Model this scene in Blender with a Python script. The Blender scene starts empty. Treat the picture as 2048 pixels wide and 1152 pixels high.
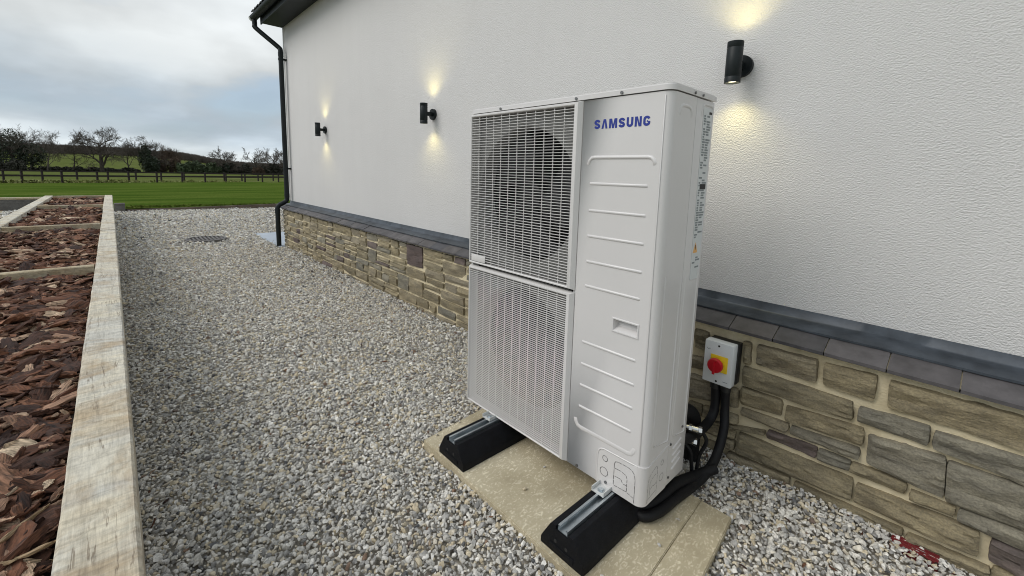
import bpy, bmesh, math, random
import numpy as np
from mathutils import Vector, Matrix, noise as mnoise

random.seed(7)
rng = np.random.default_rng(7)
scene = bpy.context.scene
COL = scene.collection

# ------------------------------------------------------------------ camera
CAM = Vector((1.59088, -1.22393, 1.25188))
R_ROWS = ((0.67914803, 0.73351967, 0.0265867),
          (-0.11766668, 0.07304865, 0.99036279),
          (-0.72450846, 0.6757313, -0.13592167))
FPX, CX, CY = 858.19, 1024.0, 463.135
cam_data = bpy.data.cameras.new('camera')
cam = bpy.data.objects.new('camera', cam_data)
COL.objects.link(cam)
m = Matrix.Identity(4)
for i in range(3):
    m[i][0] = R_ROWS[0][i]
    m[i][1] = R_ROWS[1][i]
    m[i][2] = -R_ROWS[2][i]
    m[i][3] = CAM[i]
cam.matrix_world = m
cam_data.sensor_width = 36.0
cam_data.lens = FPX / 2048 * 36.0
cam_data.shift_y = -(576 - CY) / 2048
cam_data.clip_start = 0.02
cam_data.clip_end = 6000
scene.camera = cam

# ------------------------------------------------------------------ sky, sun, exposure
SUN_EL = math.radians(42)
SUN_DIR = Vector((-0.45, -0.89, 0)).normalized() * math.cos(SUN_EL) + Vector((0, 0, math.sin(SUN_EL)))
world = bpy.data.worlds.new('World')
scene.world = world
world.use_nodes = True
wn, wl = world.node_tree.nodes, world.node_tree.links
wn.clear()


def N(nodes, typ, **kw):
    n = nodes.new(typ)
    for k, v in kw.items():
        if k in n.inputs:
            n.inputs[k].default_value = v
        else:
            setattr(n, k, v)
    return n


def math_node(nodes, links, op, a, b=None, c=None, clamp=False):
    n = nodes.new('ShaderNodeMath')
    n.operation = op
    n.use_clamp = clamp
    for i, v in enumerate((a, b, c)):
        if v is None:
            continue
        if isinstance(v, (int, float)):
            n.inputs[i].default_value = v
        else:
            links.new(v, n.inputs[i])
    return n.outputs[0]


def ramp_node(nodes, links, fac, stops, interp='LINEAR'):
    r = nodes.new('ShaderNodeValToRGB')
    r.color_ramp.interpolation = interp
    # a ramp stores colours up to 1: brighter stops are scaled back up afterwards
    top = max(max(c) if isinstance(c, (tuple, list)) else c for _, c in stops)
    top = top if top > 1 else 1.0
    e = r.color_ramp.elements
    while len(e) > 1:
        e.remove(e[-1])
    for i, (p, c) in enumerate(stops):
        if not isinstance(c, (tuple, list)):
            c = (c, c, c)
        el = e[0] if i == 0 else e.new(p)
        el.position = p
        el.color = (*[q / top for q in c], 1)
    if fac is not None:
        links.new(fac, r.inputs[0])
    if top > 1:
        sc = nodes.new('ShaderNodeVectorMath')
        sc.operation = 'SCALE'
        links.new(r.outputs[0], sc.inputs[0])
        sc.inputs['Scale'].default_value = top
        return sc.outputs[0]
    return r.outputs[0]


def mix_col(nodes, links, fac, a, b, blend='MIX'):
    n = nodes.new('ShaderNodeMix')
    n.data_type = 'RGBA'
    n.blend_type = blend
    for sock, v in ((n.inputs[0], fac), (n.inputs[6], a), (n.inputs[7], b)):
        if isinstance(v, (int, float)):
            sock.default_value = v
        elif isinstance(v, tuple):
            sock.default_value = (*v, 1)
        else:
            links.new(v, sock)
    return n.outputs[2]


sky = N(wn, 'ShaderNodeTexSky', sky_type='NISHITA', sun_disc=False)
sky.sun_elevation = SUN_EL
sky.sun_rotation = math.atan2(SUN_DIR.x, SUN_DIR.y)
tc = wn.new('ShaderNodeTexCoord')
sep = wn.new('ShaderNodeSeparateXYZ')
wl.new(tc.outputs['Generated'], sep.inputs[0])
W_ = lambda op, a, b=None, c=None, clamp=False: math_node(wn, wl, op, a, b, c, clamp)
zz = W_('MAXIMUM', sep.outputs[2], 0.0)
den = W_('ADD', zz, 0.28)
comb = wn.new('ShaderNodeCombineXYZ')
wl.new(W_('DIVIDE', sep.outputs[0], den), comb.inputs[0])
wl.new(W_('DIVIDE', sep.outputs[1], den), comb.inputs[1])
cl1 = N(wn, 'ShaderNodeTexNoise', Scale=1.15, Detail=5.0, Roughness=0.5, Distortion=0.0)
wl.new(comb.outputs[0], cl1.inputs['Vector'])
mp = N(wn, 'ShaderNodeMapping')
mp.inputs['Scale'].default_value = (2.0, 2.4, 9.0)
mp.inputs['Rotation'].default_value = (0.14, 0, 0)
wl.new(tc.outputs['Generated'], mp.inputs[0])
cl2 = N(wn, 'ShaderNodeTexNoise', Scale=1.5, Detail=6.0, Roughness=0.5, Distortion=0.2)
wl.new(mp.outputs[0], cl2.inputs['Vector'])
# height in the cloud deck, tilted and broken up by noise
hgt = W_('ADD', zz, W_('MULTIPLY', sep.outputs[1], 0.13))
hgt = W_('ADD', hgt, W_('MULTIPLY_ADD', cl2.outputs[0], 0.12, -0.06))
deck = ramp_node(wn, wl, hgt, [(0.0, (6.6, 7.0, 7.0)), (0.035, (6.0, 6.5, 6.7)), (0.075, (3.6, 4.3, 4.95)),
                               (0.125, (3.9, 4.5, 5.0)), (0.19, (5.0, 5.25, 5.3)), (0.26, (5.9, 6.15, 6.2)), (0.45, (6.2, 6.6, 6.9)),
                               (1.0, (6.0, 6.6, 7.2))], 'B_SPLINE')
shade = ramp_node(wn, wl, cl1.outputs[0], [(0.36, 0.70), (0.5, 0.97), (0.64, 1.24)])
deck = mix_col(wn, wl, 1.0, deck, shade, 'MULTIPLY')
bluemask = ramp_node(wn, wl, W_('ADD', cl1.outputs[0], W_('MULTIPLY', cl2.outputs[0], 0.35)), [(0.54, 0.6), (0.68, 0.0)])
bluesky = mix_col(wn, wl, 0.45, sky.outputs[0], (4.2, 5.6, 7.2))
full = mix_col(wn, wl, bluemask, deck, bluesky)
bg = N(wn, 'ShaderNodeBackground', Strength=0.1)
wl.new(full, bg.inputs[0])
wo = wn.new('ShaderNodeOutputWorld')
wl.new(bg.outputs[0], wo.inputs[0])

sun_data = bpy.data.lights.new('sun', 'SUN')
sun_data.energy = 1.3
sun_data.angle = math.radians(35)
sun_data.color = (1.0, 0.965, 0.91)
sun = bpy.data.objects.new('sun', sun_data)
COL.objects.link(sun)
sun.rotation_euler = SUN_DIR.to_track_quat('Z', 'Y').to_euler()
sun.location = (0, -5, 12)

vs = scene.view_settings
vs.view_transform = 'Standard'
vs.look = 'None'
vs.exposure = 0.33
vs.gamma = 1.0
vs.use_curve_mapping = False
scene.render.engine = 'CYCLES'
scene.cycles.use_denoising = True
scene.cycles.filter_width = 1.0
scene.cycles.max_bounces = 6


# ------------------------------------------------------------------ pixel helper (layout measurements only)
def ray(px, py):
    a = ((px - CX) / FPX, -(py - CY) / FPX, 1.0)
    return Vector([sum(a[k] * R_ROWS[k][i] for k in range(3)) for i in range(3)])


def on_y(px, py, y):
    d = ray(px, py)
    return CAM + d * ((y - CAM.y) / d.y)


def on_z(px, py, z):
    d = ray(px, py)
    return CAM + d * ((z - CAM.z) / d.z)


def bearing(px, dist, py=330):
    d = ray(px, py)
    d.z = 0
    d.normalize()
    p = CAM + d * dist
    return p.x, p.y


# ------------------------------------------------------------------ mesh helpers
class MB:
    def __init__(s):
        s.v, s.f = [], []

    def add(s, verts, faces):
        o = len(s.v)
        s.v += [tuple(p) for p in verts]
        s.f += [tuple(i + o for i in fc) for fc in faces]
        return s

    def box(s, a, b, bevel=0.0):
        if bevel <= 0:
            x0, y0, z0 = a
            x1, y1, z1 = b
            return s.add([(x0, y0, z0), (x1, y0, z0), (x1, y1, z0), (x0, y1, z0), (x0, y0, z1), (x1, y0, z1), (x1, y1, z1), (x0, y1, z1)],
                         [(3, 2, 1, 0), (4, 5, 6, 7), (0, 1, 5, 4), (1, 2, 6, 5), (2, 3, 7, 6), (3, 0, 4, 7)])
        bm = bmesh.new()
        bmesh.ops.create_cube(bm, size=1)
        for v in bm.verts:
            v.co = Vector([(a[i] + b[i]) / 2 + v.co[i] * (b[i] - a[i]) for i in range(3)])
        bmesh.ops.bevel(bm, geom=bm.edges[:], offset=bevel, segments=2, profile=0.6, affect='EDGES')
        return s.bm(bm)

    def bm(s, bm):
        bm.verts.index_update()
        s.add([v.co[:] for v in bm.verts], [[v.index for v in f.verts] for f in bm.faces])
        bm.free()
        return s

    def tube(s, pts, r, n=10, cap=True):
        pts = [Vector(p) for p in pts]
        k = len(pts)
        rs = r if isinstance(r, (list, tuple)) else [r] * k
        tan = [(pts[min(i + 1, k - 1)] - pts[max(i - 1, 0)]).normalized() for i in range(k)]
        up = Vector((0, 0, 1)) if abs(tan[0].z) < 0.9 else Vector((1, 0, 0))
        u = tan[0].cross(up).normalized()
        V, F = [], []
        for i in range(k):
            u = (u - tan[i] * u.dot(tan[i])).normalized()
            w = tan[i].cross(u)
            for j in range(n):
                a = 2 * math.pi * j / n
                V.append(pts[i] + (u * math.cos(a) + w * math.sin(a)) * rs[i])
        for i in range(k - 1):
            for j in range(n):
                F.append((i * n + j, i * n + (j + 1) % n, (i + 1) * n + (j + 1) % n, (i + 1) * n + j))
        if cap:
            F.append(tuple(range(n - 1, -1, -1)))
            F.append(tuple((k - 1) * n + j for j in range(n)))
        return s.add(V, F)

    def cyl(s, a, b, r, n=20, r2=None):
        return s.tube([a, b], [r, r if r2 is None else r2], n)

    def prism(s, poly, axis, lo, hi):
        """poly: 2-D points; axis 'z': (x,y), 'x': (y,z), 'y': (x,z)."""
        n = len(poly)

        def P(p, t):
            return {'z': (p[0], p[1], t), 'x': (t, p[0], p[1]), 'y': (p[0], t, p[1])}[axis]
        V = [P(p, lo) for p in poly] + [P(p, hi) for p in poly]
        F = [(i, (i + 1) % n, n + (i + 1) % n, n + i) for i in range(n)]
        F += [tuple(range(n - 1, -1, -1)), tuple(range(n, 2 * n))]
        return s.add(V, F)

    def build(s, name, mat, parent=None, smooth=30, label=None):
        me = bpy.data.meshes.new(name)
        me.from_pydata(s.v, [], s.f)
        return link_mesh(name, me, mat, parent, smooth, label)


def link_mesh(name, me, mat, parent=None, smooth=30, label=None, fixn=True):
    if fixn:
        bm = bmesh.new()
        bm.from_mesh(me)
        bmesh.ops.recalc_face_normals(bm, faces=bm.faces[:])
        bm.to_mesh(me)
        bm.free()
    if smooth:
        me.shade_smooth()
        me.set_sharp_from_angle(angle=math.radians(smooth))
    if mat is not None:
        me.materials.append(mat)
    o = bpy.data.objects.new(name, me)
    COL.objects.link(o)
    if parent is not None:
        o.parent = parent
    if label:
        o['label'] = label
    return o


def inst(src, name, parent, loc=(0, 0, 0), rot=(0, 0, 0), scale=(1, 1, 1)):
    o = bpy.data.objects.new(name, src.data)
    COL.objects.link(o)
    o.parent = parent
    o.location, o.rotation_euler, o.scale = loc, rot, scale
    return o


def empty(name, loc=(0, 0, 0), rz=0.0):
    o = bpy.data.objects.new(name, None)
    o.empty_display_size = 0.1
    COL.objects.link(o)
    o.location = loc
    o.rotation_euler = (0, 0, rz)
    return o


def tag(o, label=None, cat=None, group=None, kind=None):
    for k, v in (('label', label), ('category', cat), ('group', group), ('kind', kind)):
        if v:
            o[k] = v
    return o


def smooth_path(pts, n=8):
    """Catmull-Rom through pts"""
    P = [Vector(p) for p in pts]
    P = [P[0] * 2 - P[1]] + P + [P[-1] * 2 - P[-2]]
    out = []
    for i in range(1, len(P) - 2):
        a, b, c, d = P[i - 1:i + 3]
        for k in range(n):
            t = k / n
            out.append(0.5 * ((2 * b) + (c - a) * t + (2 * a - 5 * b + 4 * c - d) * t * t + (3 * b - a - 3 * c + d) * t ** 3))
    out.append(P[-2])
    return out


# ------------------------------------------------------------------ materials
def new_mat(name):
    mt = bpy.data.materials.new(name)
    mt.use_nodes = True
    nt = mt.node_tree
    b = nt.nodes['Principled BSDF']
    return mt, nt.nodes, nt.links, b


def mat_plain(name, col, rough=0.5, metal=0.0, var=0.06, vscale=6.0, bump=0.0, bscale=80.0, spec=None, coat=0.0):
    mt, n, l, b = new_mat(name)
    t = n.new('ShaderNodeTexCoord')
    nz = N(n, 'ShaderNodeTexNoise', Scale=vscale, Detail=5.0, Roughness=0.6)
    l.new(t.outputs['Object'], nz.inputs['Vector'])
    lo = tuple(c * (1 - var) for c in col)
    hi = tuple(min(1, c * (1 + var)) for c in col)
    l.new(ramp_node(n, l, nz.outputs[0], [(0.3, lo), (0.7, hi)]), b.inputs['Base Color'])
    b.inputs['Roughness'].default_value = rough
    b.inputs['Metallic'].default_value = metal
    if spec is not None:
        b.inputs['Specular IOR Level'].default_value = spec
    if coat:
        b.inputs['Coat Weight'].default_value = coat
    if bump:
        nb = N(n, 'ShaderNodeTexNoise', Scale=bscale, Detail=4.0)
        l.new(t.outputs['Object'], nb.inputs['Vector'])
        bp = N(n, 'ShaderNodeBump', Strength=bump, Distance=0.002)
        l.new(nb.outputs[0], bp.inputs['Height'])
        l.new(bp.outputs[0], b.inputs['Normal'])
    return mt


def mat_render():
    mt, n, l, b = new_mat('roughcast_render')
    t = n.new('ShaderNodeTexCoord')
    big = N(n, 'ShaderNodeTexNoise', Scale=0.8, Detail=4.0)
    l.new(t.outputs['Object'], big.inputs['Vector'])
    wcol = ramp_node(n, l, big.outputs[0], [(0.3, (0.665, 0.652, 0.643)), (0.7, (0.71, 0.697, 0.688))])
    wst = N(n, 'ShaderNodeMapping')
    wst.inputs['Scale'].default_value = (7.0, 7.0, 0.5)
    l.new(t.outputs['Object'], wst.inputs[0])
    drip = N(n, 'ShaderNodeTexNoise', Scale=1.0, Detail=5.0, Roughness=0.6)
    l.new(wst.outputs[0], drip.inputs['Vector'])
    l.new(mix_col(n, l, 1.0, wcol, ramp_node(n, l, drip.outputs[0], [(0.3, 0.982), (0.55, 1.0)]), 'MULTIPLY'), b.inputs['Base Color'])
    b.inputs['Roughness'].default_value = 0.85
    mpn = N(n, 'ShaderNodeMapping')
    mpn.inputs['Scale'].default_value = (1.0, 1.0, 1.25)
    l.new(t.outputs['Object'], mpn.inputs[0])
    a = N(n, 'ShaderNodeTexNoise', Scale=140.0, Detail=2.5, Roughness=0.55, Distortion=0.35)
    l.new(mpn.outputs[0], a.inputs['Vector'])
    c = N(n, 'ShaderNodeTexNoise', Scale=280.0, Detail=2.0)
    l.new(t.outputs['Object'], c.inputs['Vector'])
    h = math_node(n, l, 'MULTIPLY_ADD', c.outputs[0], 0.25, ramp_node(n, l, a.outputs[0], [(0.3, 0.0), (0.5, 0.55), (0.68, 1.0)]))
    bp = N(n, 'ShaderNodeBump', Strength=0.8, Distance=0.0026)
    l.new(h, bp.inputs['Height'])
    l.new(bp.outputs[0], b.inputs['Normal'])
    return mt


def mat_stone(name, c1, c2, c3, seed=0.0, streak=True):
    """c1..c3 natural colour range; per-object random shift"""
    mt, n, l, b = new_mat(name)
    t = n.new('ShaderNodeTexCoord')
    oi = n.new('ShaderNodeObjectInfo')
    mpn = N(n, 'ShaderNodeMapping')
    mpn.inputs['Scale'].default_value = (1.0, 1.0, 3.0 if streak else 1.0)
    mpn.inputs['Location'].default_value = (seed, seed, seed)
    l.new(t.outputs['Object'], mpn.inputs[0])
    a = N(n, 'ShaderNodeTexNoise', Scale=9.0, Detail=8.0, Roughness=0.62)
    l.new(mpn.outputs[0], a.inputs['Vector'])
    base = ramp_node(n, l, oi.outputs['Random'], [(0.0, c1), (0.5, c2), (1.0, c3)])
    dark = mix_col(n, l, 1.0, base, (0.62, 0.62, 0.62), 'MULTIPLY')
    light = mix_col(n, l, 1.0, base, (1.3, 1.28, 1.2), 'MULTIPLY')
    col = mix_col(n, l, ramp_node(n, l, a.outputs[0], [(0.32, 0.0), (0.68, 1.0)]), dark, light)
    f = N(n, 'ShaderNodeTexNoise', Scale=160.0, Detail=3.0)
    l.new(t.outputs['Object'], f.inputs['Vector'])
    col = mix_col(n, l, ramp_node(n, l, f.outputs[0], [(0.35, 0.35), (0.6, 0.0)]), col, (0.07, 0.06, 0.045))
    l.new(col, b.inputs['Base Color'])
    b.inputs['Roughness'].default_value = 0.85
    hh = N(n, 'ShaderNodeTexNoise', Scale=30.0, Detail=9.0, Roughness=0.72, Distortion=0.6)
    l.new(mpn.outputs[0], hh.inputs['Vector'])
    bp = N(n, 'ShaderNodeBump', Strength=0.9, Distance=0.012)
    l.new(hh.outputs[0], bp.inputs['Height'])
    l.new(bp.outputs[0], b.inputs['Normal'])
    return mt


def mat_mortar():
    mt, n, l, b = new_mat('lime_mortar')
    t = n.new('ShaderNodeTexCoord')
    a = N(n, 'ShaderNodeTexNoise', Scale=7.0, Detail=7.0, Roughness=0.65)
    l.new(t.outputs['Object'], a.inputs['Vector'])
    l.new(ramp_node(n, l, a.outputs[0], [(0.3, (0.46, 0.385, 0.245)), (0.5, (0.63, 0.545, 0.37)), (0.72, (0.75, 0.66, 0.475))]), b.inputs['Base Color'])
    b.inputs['Roughness'].default_value = 0.95
    h = N(n, 'ShaderNodeTexNoise', Scale=130.0, Detail=5.0)
    l.new(t.outputs['Object'], h.inputs['Vector'])
    bp = N(n, 'ShaderNodeBump', Strength=0.7, Distance=0.004)
    l.new(h.outputs[0], bp.inputs['Height'])
    l.new(bp.outputs[0], b.inputs['Normal'])
    return mt


def mat_random(name, stops, rough=0.8, scale=60.0, amount=0.5, stripes=None, bump=0.4, bdist=0.003):
    """per-instance colour out of stops plus mottling; stripes = (sx,sy,sz) fibre direction scaling"""
    mt, n, l, b = new_mat(name)
    t = n.new('ShaderNodeTexCoord')
    oi = n.new('ShaderNodeObjectInfo')
    base = ramp_node(n, l, oi.outputs['Random'], stops)
    mpn = N(n, 'ShaderNodeMapping')
    mpn.inputs['Scale'].default_value = stripes or (1, 1, 1)
    l.new(t.outputs['Object'], mpn.inputs[0])
    ofs = n.new('ShaderNodeVectorMath')
    ofs.operation = 'ADD'
    l.new(mpn.outputs[0], ofs.inputs[0])
    cmb = n.new('ShaderNodeCombineXYZ')
    rr = math_node(n, l, 'MULTIPLY', oi.outputs['Random'], 137.0)
    for i in range(3):
        l.new(rr, cmb.inputs[i])
    l.new(cmb.outputs[0], ofs.inputs[1])
    a = N(n, 'ShaderNodeTexNoise', Scale=scale, Detail=5.0, Roughness=0.6)
    l.new(ofs.outputs[0], a.inputs['Vector'])
    k = ramp_node(n, l, a.outputs[0], [(0.3, 1 - amount), (0.7, 1 + amount)])
    l.new(mix_col(n, l, 1.0, base, k, 'MULTIPLY'), b.inputs['Base Color'])
    b.inputs['Roughness'].default_value = rough
    if bump:
        bp = N(n, 'ShaderNodeBump', Strength=bump, Distance=bdist)
        l.new(a.outputs[0], bp.inputs['Height'])
        l.new(bp.outputs[0], b.inputs['Normal'])
    return mt


def mat_timber(name, pale, grey, stain, axis='x'):
    mt, n, l, b = new_mat(name)
    t = n.new('ShaderNodeTexCoord')
    oi = n.new('ShaderNodeObjectInfo')
    rr = math_node(n, l, 'MULTIPLY', oi.outputs['Random'], 53.0)
    cmb = n.new('ShaderNodeCombineXYZ')
    for i in range(3):
        l.new(rr, cmb.inputs[i])
    ofs = n.new('ShaderNodeVectorMath')
    ofs.operation = 'ADD'
    l.new(t.outputs['Object'], ofs.inputs[0])
    l.new(cmb.outputs[0], ofs.inputs[1])

    def nz(sc, detail, mscale, dist=0.0):
        mpn = N(n, 'ShaderNodeMapping')
        mpn.inputs['Scale'].default_value = mscale
        l.new(ofs.outputs[0], mpn.inputs[0])
        a = N(n, 'ShaderNodeTexNoise', Scale=sc, Detail=detail, Roughness=0.62, Distortion=dist)
        l.new(mpn.outputs[0], a.inputs['Vector'])
        return a.outputs[0]
    along = (0.05, 1, 1) if axis == 'x' else (1, 0.05, 1)
    cross = (1, 0.22, 1) if axis == 'x' else (0.22, 1, 1)
    blot = nz(3.4, 7.0, (1, 0.6, 1), 1.4)
    grain = nz(55.0, 5.0, along)
    saw = nz(42.0, 6.0, (1.0, 0.35, 1.0) if axis == 'x' else (0.35, 1.0, 1.0), 0.8)
    col = mix_col(n, l, ramp_node(n, l, blot, [(0.38, 0.0), (0.62, 1.0)]), pale, grey)
    st = nz(4.0, 8.0, (1, 0.7, 1), 1.6)
    col = mix_col(n, l, ramp_node(n, l, st, [(0.47, 0.0), (0.66, 0.7)]), col, stain)
    k = ramp_node(n, l, grain, [(0.28, 0.76), (0.5, 1.0), (0.8, 1.06)])
    col = mix_col(n, l, 1.0, col, k, 'MULTIPLY')
    k2 = ramp_node(n, l, saw, [(0.3, 0.74), (0.5, 1.0), (0.75, 1.08)])
    col = mix_col(n, l, 1.0, col, k2, 'MULTIPLY')
    fine = nz(190.0, 4.0, (0.16, 1, 1) if axis == 'x' else (1, 0.16, 1))
    col = mix_col(n, l, 1.0, col, ramp_node(n, l, fine, [(0.3, 0.80), (0.6, 1.05)]), 'MULTIPLY')
    crack = nz(16.0, 6.0, (0.06, 1, 1) if axis == 'x' else (1, 0.06, 1), 0.4)
    cmask = ramp_node(n, l, crack, [(0.485, 0.0), (0.5, 0.8), (0.515, 0.0)])
    brk = ramp_node(n, l, nz(6.0, 3.0, (1, 1, 1)), [(0.52, 0.0), (0.6, 1.0)])
    col = mix_col(n, l, math_node(n, l, 'MULTIPLY', cmask, brk), col, (0.16, 0.12, 0.08))
    cut = nz(60.0, 3.0, (1.0, 0.12, 1.0) if axis == 'x' else (0.12, 1.0, 1.0), 0.3)
    col = mix_col(n, l, 1.0, col, ramp_node(n, l, cut, [(0.36, 0.82), (0.5, 1.0)]), 'MULTIPLY')
    l.new(col, b.inputs['Base Color'])
    b.inputs['Roughness'].default_value = 0.88
    bp = N(n, 'ShaderNodeBump', Strength=0.55, Distance=0.004)
    l.new(math_node(n, l, 'ADD', saw, grain), bp.inputs['Height'])
    l.new(bp.outputs[0], b.inputs['Normal'])
    return mt


def mat_grass(name, a, c, d, sc=1.0, stretch=(1, 1, 1)):
    mt, n, l, b = new_mat(name)
    t = n.new('ShaderNodeTexCoord')
    mpn = N(n, 'ShaderNodeMapping')
    mpn.inputs['Scale'].default_value = stretch
    l.new(t.outputs['Object'], mpn.inputs[0])
    n1 = N(n, 'ShaderNodeTexNoise', Scale=0.5 * sc, Detail=8.0, Roughness=0.65)
    l.new(mpn.outputs[0], n1.inputs['Vector'])
    n2 = N(n, 'ShaderNodeTexNoise', Scale=14.0 * sc, Detail=4.0, Roughness=0.7)
    l.new(t.outputs['Object'], n2.inputs['Vector'])
    col = ramp_node(n, l, n1.outputs[0], [(0.33, a), (0.5, c), (0.7, d)])
    col = mix_col(n, l, 1.0, col, ramp_node(n, l, n2.outputs[0], [(0.3, 0.65), (0.7, 1.3)]), 'MULTIPLY')
    l.new(col, b.inputs['Base Color'])
    b.inputs['Roughness'].default_value = 0.9
    b.inputs['Specular IOR Level'].default_value = 0.0
    bp = N(n, 'ShaderNodeBump', Strength=0.6, Distance=0.05)
    l.new(n2.outputs[0], bp.inputs['Height'])
    l.new(bp.outputs[0], b.inputs['Normal'])
    return mt


def mat_slab():
    mt, n, l, b = new_mat('riven_paving')
    t = n.new('ShaderNodeTexCoord')
    a = N(n, 'ShaderNodeTexNoise', Scale=4.0, Detail=7.0, Roughness=0.6)
    l.new(t.outputs['Object'], a.inputs['Vector'])
    col = ramp_node(n, l, a.outputs[0], [(0.3, (0.32, 0.27, 0.175)), (0.5, (0.43, 0.37, 0.25)), (0.72, (0.53, 0.465, 0.33))])
    mpn = N(n, 'ShaderNodeMapping')
    mpn.inputs['Scale'].default_value = (1.0, 0.45, 1.0)
    mpn.inputs['Rotation'].default_value = (0, 0, 0.5)
    l.new(t.outputs['Object'], mpn.inputs[0])
    v = N(n, 'ShaderNodeTexNoise', Scale=85.0, Detail=3.0, Roughness=0.7, Distortion=1.5)
    l.new(mpn.outputs[0], v.inputs['Vector'])
    spots = ramp_node(n, l, v.outputs[0], [(0.54, 0.0), (0.61, 0.85)])
    patch = ramp_node(n, l, a.outputs[0], [(0.38, 0.25), (0.6, 1.0)])
    col = mix_col(n, l, math_node(n, l, 'MULTIPLY', spots, patch), col, (0.78, 0.71, 0.54))
    l.new(col, b.inputs['Base Color'])
    b.inputs['Roughness'].default_value = 0.8
    bp = N(n, 'ShaderNodeBump', Strength=0.5, Distance=0.004)
    l.new(math_node(n, l, 'ADD', a.outputs[0], v.outputs[0]), bp.inputs['Height'])
    l.new(bp.outputs[0], b.inputs['Normal'])
    return mt


def mat_emit(name, col, strength):
    mt, n, l, b = new_mat(name)
    b.inputs['Base Color'].default_value = (*col, 1)
    b.inputs['Emission Color'].default_value = (*col, 1)
    b.inputs['Emission Strength'].default_value = strength
    return mt


M = {}
M['render'] = mat_render()
M['mortar'] = mat_mortar()
M['stone'] = mat_stone('sandstone', (0.245, 0.21, 0.14), (0.325, 0.272, 0.174), (0.30, 0.262, 0.197))
M['stone_grey'] = mat_stone('grey_sandstone', (0.20, 0.188, 0.155), (0.24, 0.222, 0.178), (0.285, 0.26, 0.205), 3.0)
M['stone_purple'] = mat_stone('purple_sandstone', (0.125, 0.092, 0.09), (0.15, 0.115, 0.11), (0.18, 0.145, 0.135), 5.0)
M['slate'] = mat_random('slate_tile', [(0.0, (0.05, 0.05, 0.058)), (0.5, (0.07, 0.064, 0.066)), (1.0, (0.09, 0.083, 0.086))], 0.55, 14.0, 0.35, None, 0.25, 0.003)
M['lead'] = mat_plain('lead_flashing', (0.056, 0.066, 0.080), 0.42, 0.3, 0.5, 7.0, 0.35, 30.0)
M['dark_upvc'] = mat_plain('anthracite_upvc', (0.0075, 0.0115, 0.0125), 0.5, 0, 0.15, spec=0.3)
M['pale_upvc'] = mat_plain('pale_upvc', (0.6, 0.62, 0.6), 0.5)
M['roof_tile'] = mat_random('roof_tile', [(0.0, (0.022, 0.030, 0.030)), (1.0, (0.04, 0.045, 0.045))], 0.7, 20.0, 0.3)
M['case'] = mat_plain('white_powder_coat', (0.655, 0.635, 0.625), 0.26, 0, 0.03, 2.0, 0.35, 2.2)
M['grille'] = mat_plain('grille_plastic', (0.645, 0.627, 0.612), 0.42, 0, 0.02)
M['inner'] = mat_plain('inner_sheet', (0.22, 0.218, 0.21), 0.5, 0, 0.05)
M['fan'] = mat_plain('fan_black', (0.008, 0.008, 0.009), 0.6)
M['coil'] = mat_plain('coil_fin', (0.012, 0.0125, 0.013), 0.6, 0.0)
M['blue'] = mat_plain('blue_print', (0.012, 0.03, 0.26), 0.4)
M['screw'] = mat_plain('screw_steel', (0.18, 0.18, 0.18), 0.4, 0.8)
M['line'] = mat_plain('dark_slit', (0.02, 0.02, 0.02), 0.7)
M['sticker'] = mat_plain('sticker_paper', (0.62, 0.64, 0.64), 0.35, 0, 0.02)
M['print'] = mat_plain('grey_print', (0.20, 0.225, 0.235), 0.5)
M['orange'] = mat_plain('orange_print', (0.75, 0.40, 0.12), 0.5)
M['rubber'] = mat_plain('black_rubber', (0.0045, 0.005, 0.007), 0.6, 0, 0.4, 25.0, 0.6, 260.0, 0.22)
M['galv'] = mat_plain('galvanised_steel', (0.52, 0.57, 0.60), 0.36, 0.9, 0.18, 22.0, 0.1, 60.0)
M['bracket'] = mat_plain('white_bracket', (0.60, 0.61, 0.60), 0.4, 0.2, 0.08, 40.0)
M['iso_white'] = mat_plain('isolator_grey', (0.66, 0.68, 0.69), 0.38, 0, 0.02)
M['black'] = mat_plain('black_plastic', (0.012, 0.012, 0.013), 0.42)
M['yellow'] = mat_plain('yellow_plastic', (0.80, 0.56, 0.02), 0.4)
M['red'] = mat_plain('red_plastic', (0.44, 0.003, 0.013), 0.3)
M['chrome'] = mat_plain('plated_fitting', (0.66, 0.66, 0.64), 0.25, 0.95, 0.1)
M['foam'] = mat_plain('black_foam', (0.006, 0.006, 0.007), 0.6, 0, 0.3, 30.0, 0.5, 200.0, 0.3)
M['slab'] = mat_slab()
M['path'] = mat_plain('concrete_path', (0.36, 0.40, 0.45), 0.8, 0, 0.08, 3.0, 0.3, 60.0)
M['gravel_under'] = mat_plain('gravel_dust', (0.34, 0.31, 0.26), 0.95, 0, 0.4, 60.0, 0.8, 120.0)
M['gravel'] = mat_random('gravel_chip', [(0.0, (0.25, 0.242, 0.23)), (0.2, (0.43, 0.415, 0.385)), (0.40, (0.56, 0.535, 0.485)), (0.54, (0.64, 0.61, 0.545)),
                                         (0.62, (0.49, 0.415, 0.29)), (0.74, (0.62, 0.54, 0.395)), (0.78, (0.68, 0.65, 0.59)), (0.94, (0.76, 0.735, 0.685)),
                                         (0.965, (0.12, 0.12, 0.122)), (0.985, (0.10, 0.10, 0.10)), (1.0, (0.26, 0.16, 0.10))], 0.75, 3.2, 0.34, None, 0.5, 0.004)
M['sleeper'] = mat_timber('weathered_sleeper', (0.66, 0.595, 0.46), (0.565, 0.54, 0.475), (0.40, 0.285, 0.16))
M['divider'] = mat_timber('divider_timber', (0.50, 0.41, 0.26), (0.46, 0.41, 0.31), (0.33, 0.23, 0.12), 'y')
M['endtimber'] = mat_timber('dark_timber', (0.13, 0.125, 0.115), (0.16, 0.155, 0.145), (0.09, 0.08, 0.07), 'y')
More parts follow.
